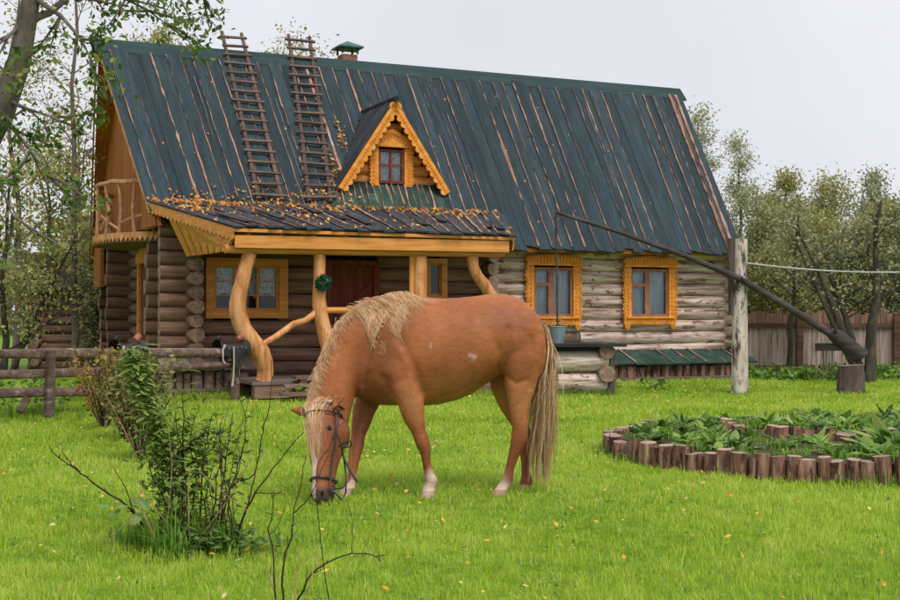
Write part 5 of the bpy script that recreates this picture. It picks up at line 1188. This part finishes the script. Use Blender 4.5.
ds = thing('bare_shrub', 'bare dark-twigged shrub in the lawn facing the grazing horse', 'shrub', (-1.6, 7.35, 0))
stalks(ds, [(7.3, [(150, 540), (135, 512), (104, 490), (82, 473), (60, 458), (48, 445)], 1.3), (7.3, [(82, 473), (70, 462), (63, 450)], .8), (7.32, [(135, 512), (125, 486), (113, 466)], .8),
    (7.3, [(235, 540), (246, 512), (256, 493), (273, 469), (303, 432)], 1.4), (7.28, [(246, 512), (254, 478), (262, 440)], 1.0), (7.3, [(255, 493), (285, 494)], .7),
    (7.35, [(217, 545), (224, 505), (234, 480), (243, 450), (246, 425), (240, 396)], 1.2), (7.4, [(217, 545), (231, 488), (254, 474), (263, 432), (270, 404), (271, 360)], 1.0), (7.38, [(214, 545), (224, 474), (233, 413)], 1.1),
    (7.42, [(200, 545), (203, 460), (214, 413)], 1.1), (7.45, [(184, 548), (182, 474), (184, 418), (182, 392)], 1.3), (7.4, [(190, 545), (196, 480), (190, 440), (200, 405)], 1), (7.3, [(236, 540), (228, 500), (240, 470), (238, 440)], .9), (7.35, [(175, 545), (165, 500), (150, 470), (144, 440)], 1.1), (7.35, [(205, 545), (216, 500), (218, 470), (226, 440)], 1.1)], 'twig')
stalks(ds, [(7.35 + random.uniform(-.15, .15), [(x0 := random.uniform(160, 240), 545), (x0 + random.uniform(-12, 12), 500), (x0 + random.uniform(-22, 18), 455), (x0 + random.uniform(-30, 26), random.uniform(395, 440))], random.uniform(.5, .8)) for _ in range(22)], 'twig')
dry = thing('dry_stalks', 'dry straw-coloured stalks bending out of the bare shrub', 'stalks', (-1.5, 7.3, 0))
stalks(dry, [(7.2, [(185, 545), (150, 500), (110, 460)], .6), (7.2, [(190, 540), (190, 470), (215, 485), (260, 520)], .6), (7.15, [(160, 545), (140, 500), (148, 480)], .6), (7.2, [(195, 545), (240, 480), (262, 430)], .5), (7.2, [(165, 548), (172, 480), (168, 420)], .6), (7.1, [(85, 580), (120, 530), (150, 500)], .4)], 'twig_pale', 'stalk')
wd_ = thing('green_weed', 'tall leafy green weed with feathery spike growing through the bare shrub', 'weed', (-1.62, 7.5, 0))
sp_ = [(182, 550), (174, 500), (165, 460), (150, 405), (138, 375), (133, 353)]
stalks(wd_, [(7.5, sp_, 1.2), (7.45, [(190, 548), (186, 480), (178, 430), (170, 410)], 1), (7.5, [(175, 548), (160, 480), (155, 440)], 1)], 'bark_dark', 'stem')
def along(pl, Y, n, sd):
    P_ = [W(x, y, Y) for x, y in pl]; out = []
    for i in range(n): f = random.random() * (len(P_) - 1); j = min(int(f), len(P_) - 2); out.append(P_[j].lerp(P_[j+1], f - j) + Vector((random.gauss(0, sd), random.gauss(0, sd), random.gauss(0, sd))))
    return out
Q = []; rn = []
def addleaves(pts, L, wdt, base, r=(.2, .9), el=(-.5, .7)):
    for p in pts:
        z = leafblade(p - base, random.uniform(0, 6.28), L * random.uniform(.6, 1.2), wdt * random.uniform(.7, 1.2), random.uniform(*el), .8, .3, 3); Q.extend(z); rn.extend([random.uniform(*r)] * len(z))
B_ = Vector((-1.62, 7.5, 0))
addleaves(along(sp_[1:], 7.5, 330, .05), .08, .017, B_); addleaves(along(sp_[2:], 7.5, 520, .03), .07, .013, B_, (.45, 1))
addleaves(along([(190, 540), (182, 470), (172, 410)], 7.4, 230, .10), .075, .019, B_, (.1, .6)); addleaves(along([(165, 530), (200, 530)], 7.4, 140, .08), .1, .024, B_, (.1, .7)); addleaves(along([(190, 480), (195, 430)], 7.45, 120, .05), .07, .02, B_, (.1, .6))
for pl_, n_ in (([(217, 535), (224, 474), (233, 425)], 90), ([(200, 540), (203, 460), (212, 420)], 130), ([(160, 540), (150, 470), (146, 430)], 130), ([(176, 540), (168, 470), (160, 410)], 200), ([(230, 530), (240, 470), (244, 440)], 60)): addleaves(along(pl_, 7.42, n_, .05), .062, .016, B_, (.0, .8))
quads('leaves', arr(Q), M['leaf_weed2'], wd_, np.array(rn))
Q = []; rn = []; nt_ = thing('nettle_patch', 'patch of dark green nettles at the foot of the bare shrub', 'weed', (-1.3, 7.25, 0))
addleaves([Vector((-1.35 + random.gauss(0, .17), 7.25 + random.gauss(0, .1), random.uniform(.02, .13))) for i in range(230)], .06, .02, Vector((-1.3, 7.25, 0)), (.1, .7), (-.2, .8)); addleaves([Vector((-1.85 + random.gauss(0, .07), 7.2, random.uniform(.2, .34))) for i in range(7)], .11, .045, Vector((-1.3, 7.25, 0)), (.6, .9))
quads('leaves', arr(Q), M['leaf_weed'], nt_, np.array(rn))
st = thing('twiggy_stems', 'few thin bare stems in front of the grazing horse', 'shrub', (-.78, 5.9, 0))
stalks(st, [(5.9, [(283, 606), (284, 560), (292, 537), (294, 514), (301, 483), (306, 455)], 1.0), (5.9, [(294, 513), (309, 497), (322, 470), (340, 418)], .6), (5.88, [(294, 606), (312, 574), (330, 561), (352, 553), (372, 555), (382, 561)], 1.0), (5.92, [(276, 606), (272, 545), (269, 528), (273, 510), (272, 492)], .9),
    (5.92, [(270, 535), (280, 522), (284, 505)], .5), (5.9, [(352, 553), (352, 530), (349, 505)], .4), (5.86, [(330, 606), (316, 480), (332, 440), (333, 392)], .5)], 'twig', 'stem', .0055)
stalks(st, [(5.85, [(297, 606), (299, 545)], .7), (5.85, [(305, 606), (313, 570), (320, 545)], .7), (5.95, [(280, 606), (268, 570), (265, 540)], .6)], 'twig_pale', 'dry_stem', .0055)
# rusty shrub by the fence, and its smaller neighbour
for (nm, lab, bx, Y, hh, nst, wdx, mat_, nl) in (('rusty_shrub', 'rusty yellow-leaved shrub by the rail fence', 104, 14.9, .9, 34, .45, 'leaf_rust', 1300), ('low_shrub', 'low dark-stemmed shrub between rusty shrub and bare shrub', 140, 12.0, .92, 34, .38, 'leaf_muted', 1100), ('pale_shrub', 'straw-coloured seed-head shrub behind the tall green weed', 126, 13.6, .9, 30, .42, 'leaf_muted', 900)):
    b = Vector(gp(bx, Y)); t = thing(nm, lab, 'shrub', b); tp = []
    for i in range(nst):
        a = random.uniform(0, 6.28); e = Vector((math.cos(a) * wdx * random.random(), math.sin(a) * wdx * random.random(), hh * random.uniform(.6, 1.1))); m_ = e * .5 + Vector((random.gauss(0, .04), random.gauss(0, .04), 0)); s_ = e * .06; s_.z = 0
        MB().tube([s_, m_, e], [.009, .007, .004], 5, False).build('stem', M['twig_pale' if i % 3 == 0 else 'twig'], t, 70)
        tp += [s_.lerp(e, f) for f in (.45, .6, .75, .9, 1)]
    A = np.array([tuple(p) for p in tp]); C = A[rng.integers(0, len(A), nl)] + rng.normal(size=(nl, 3)) * .05; quads('leaves', leafquads(C, .030), M[mat_], t)
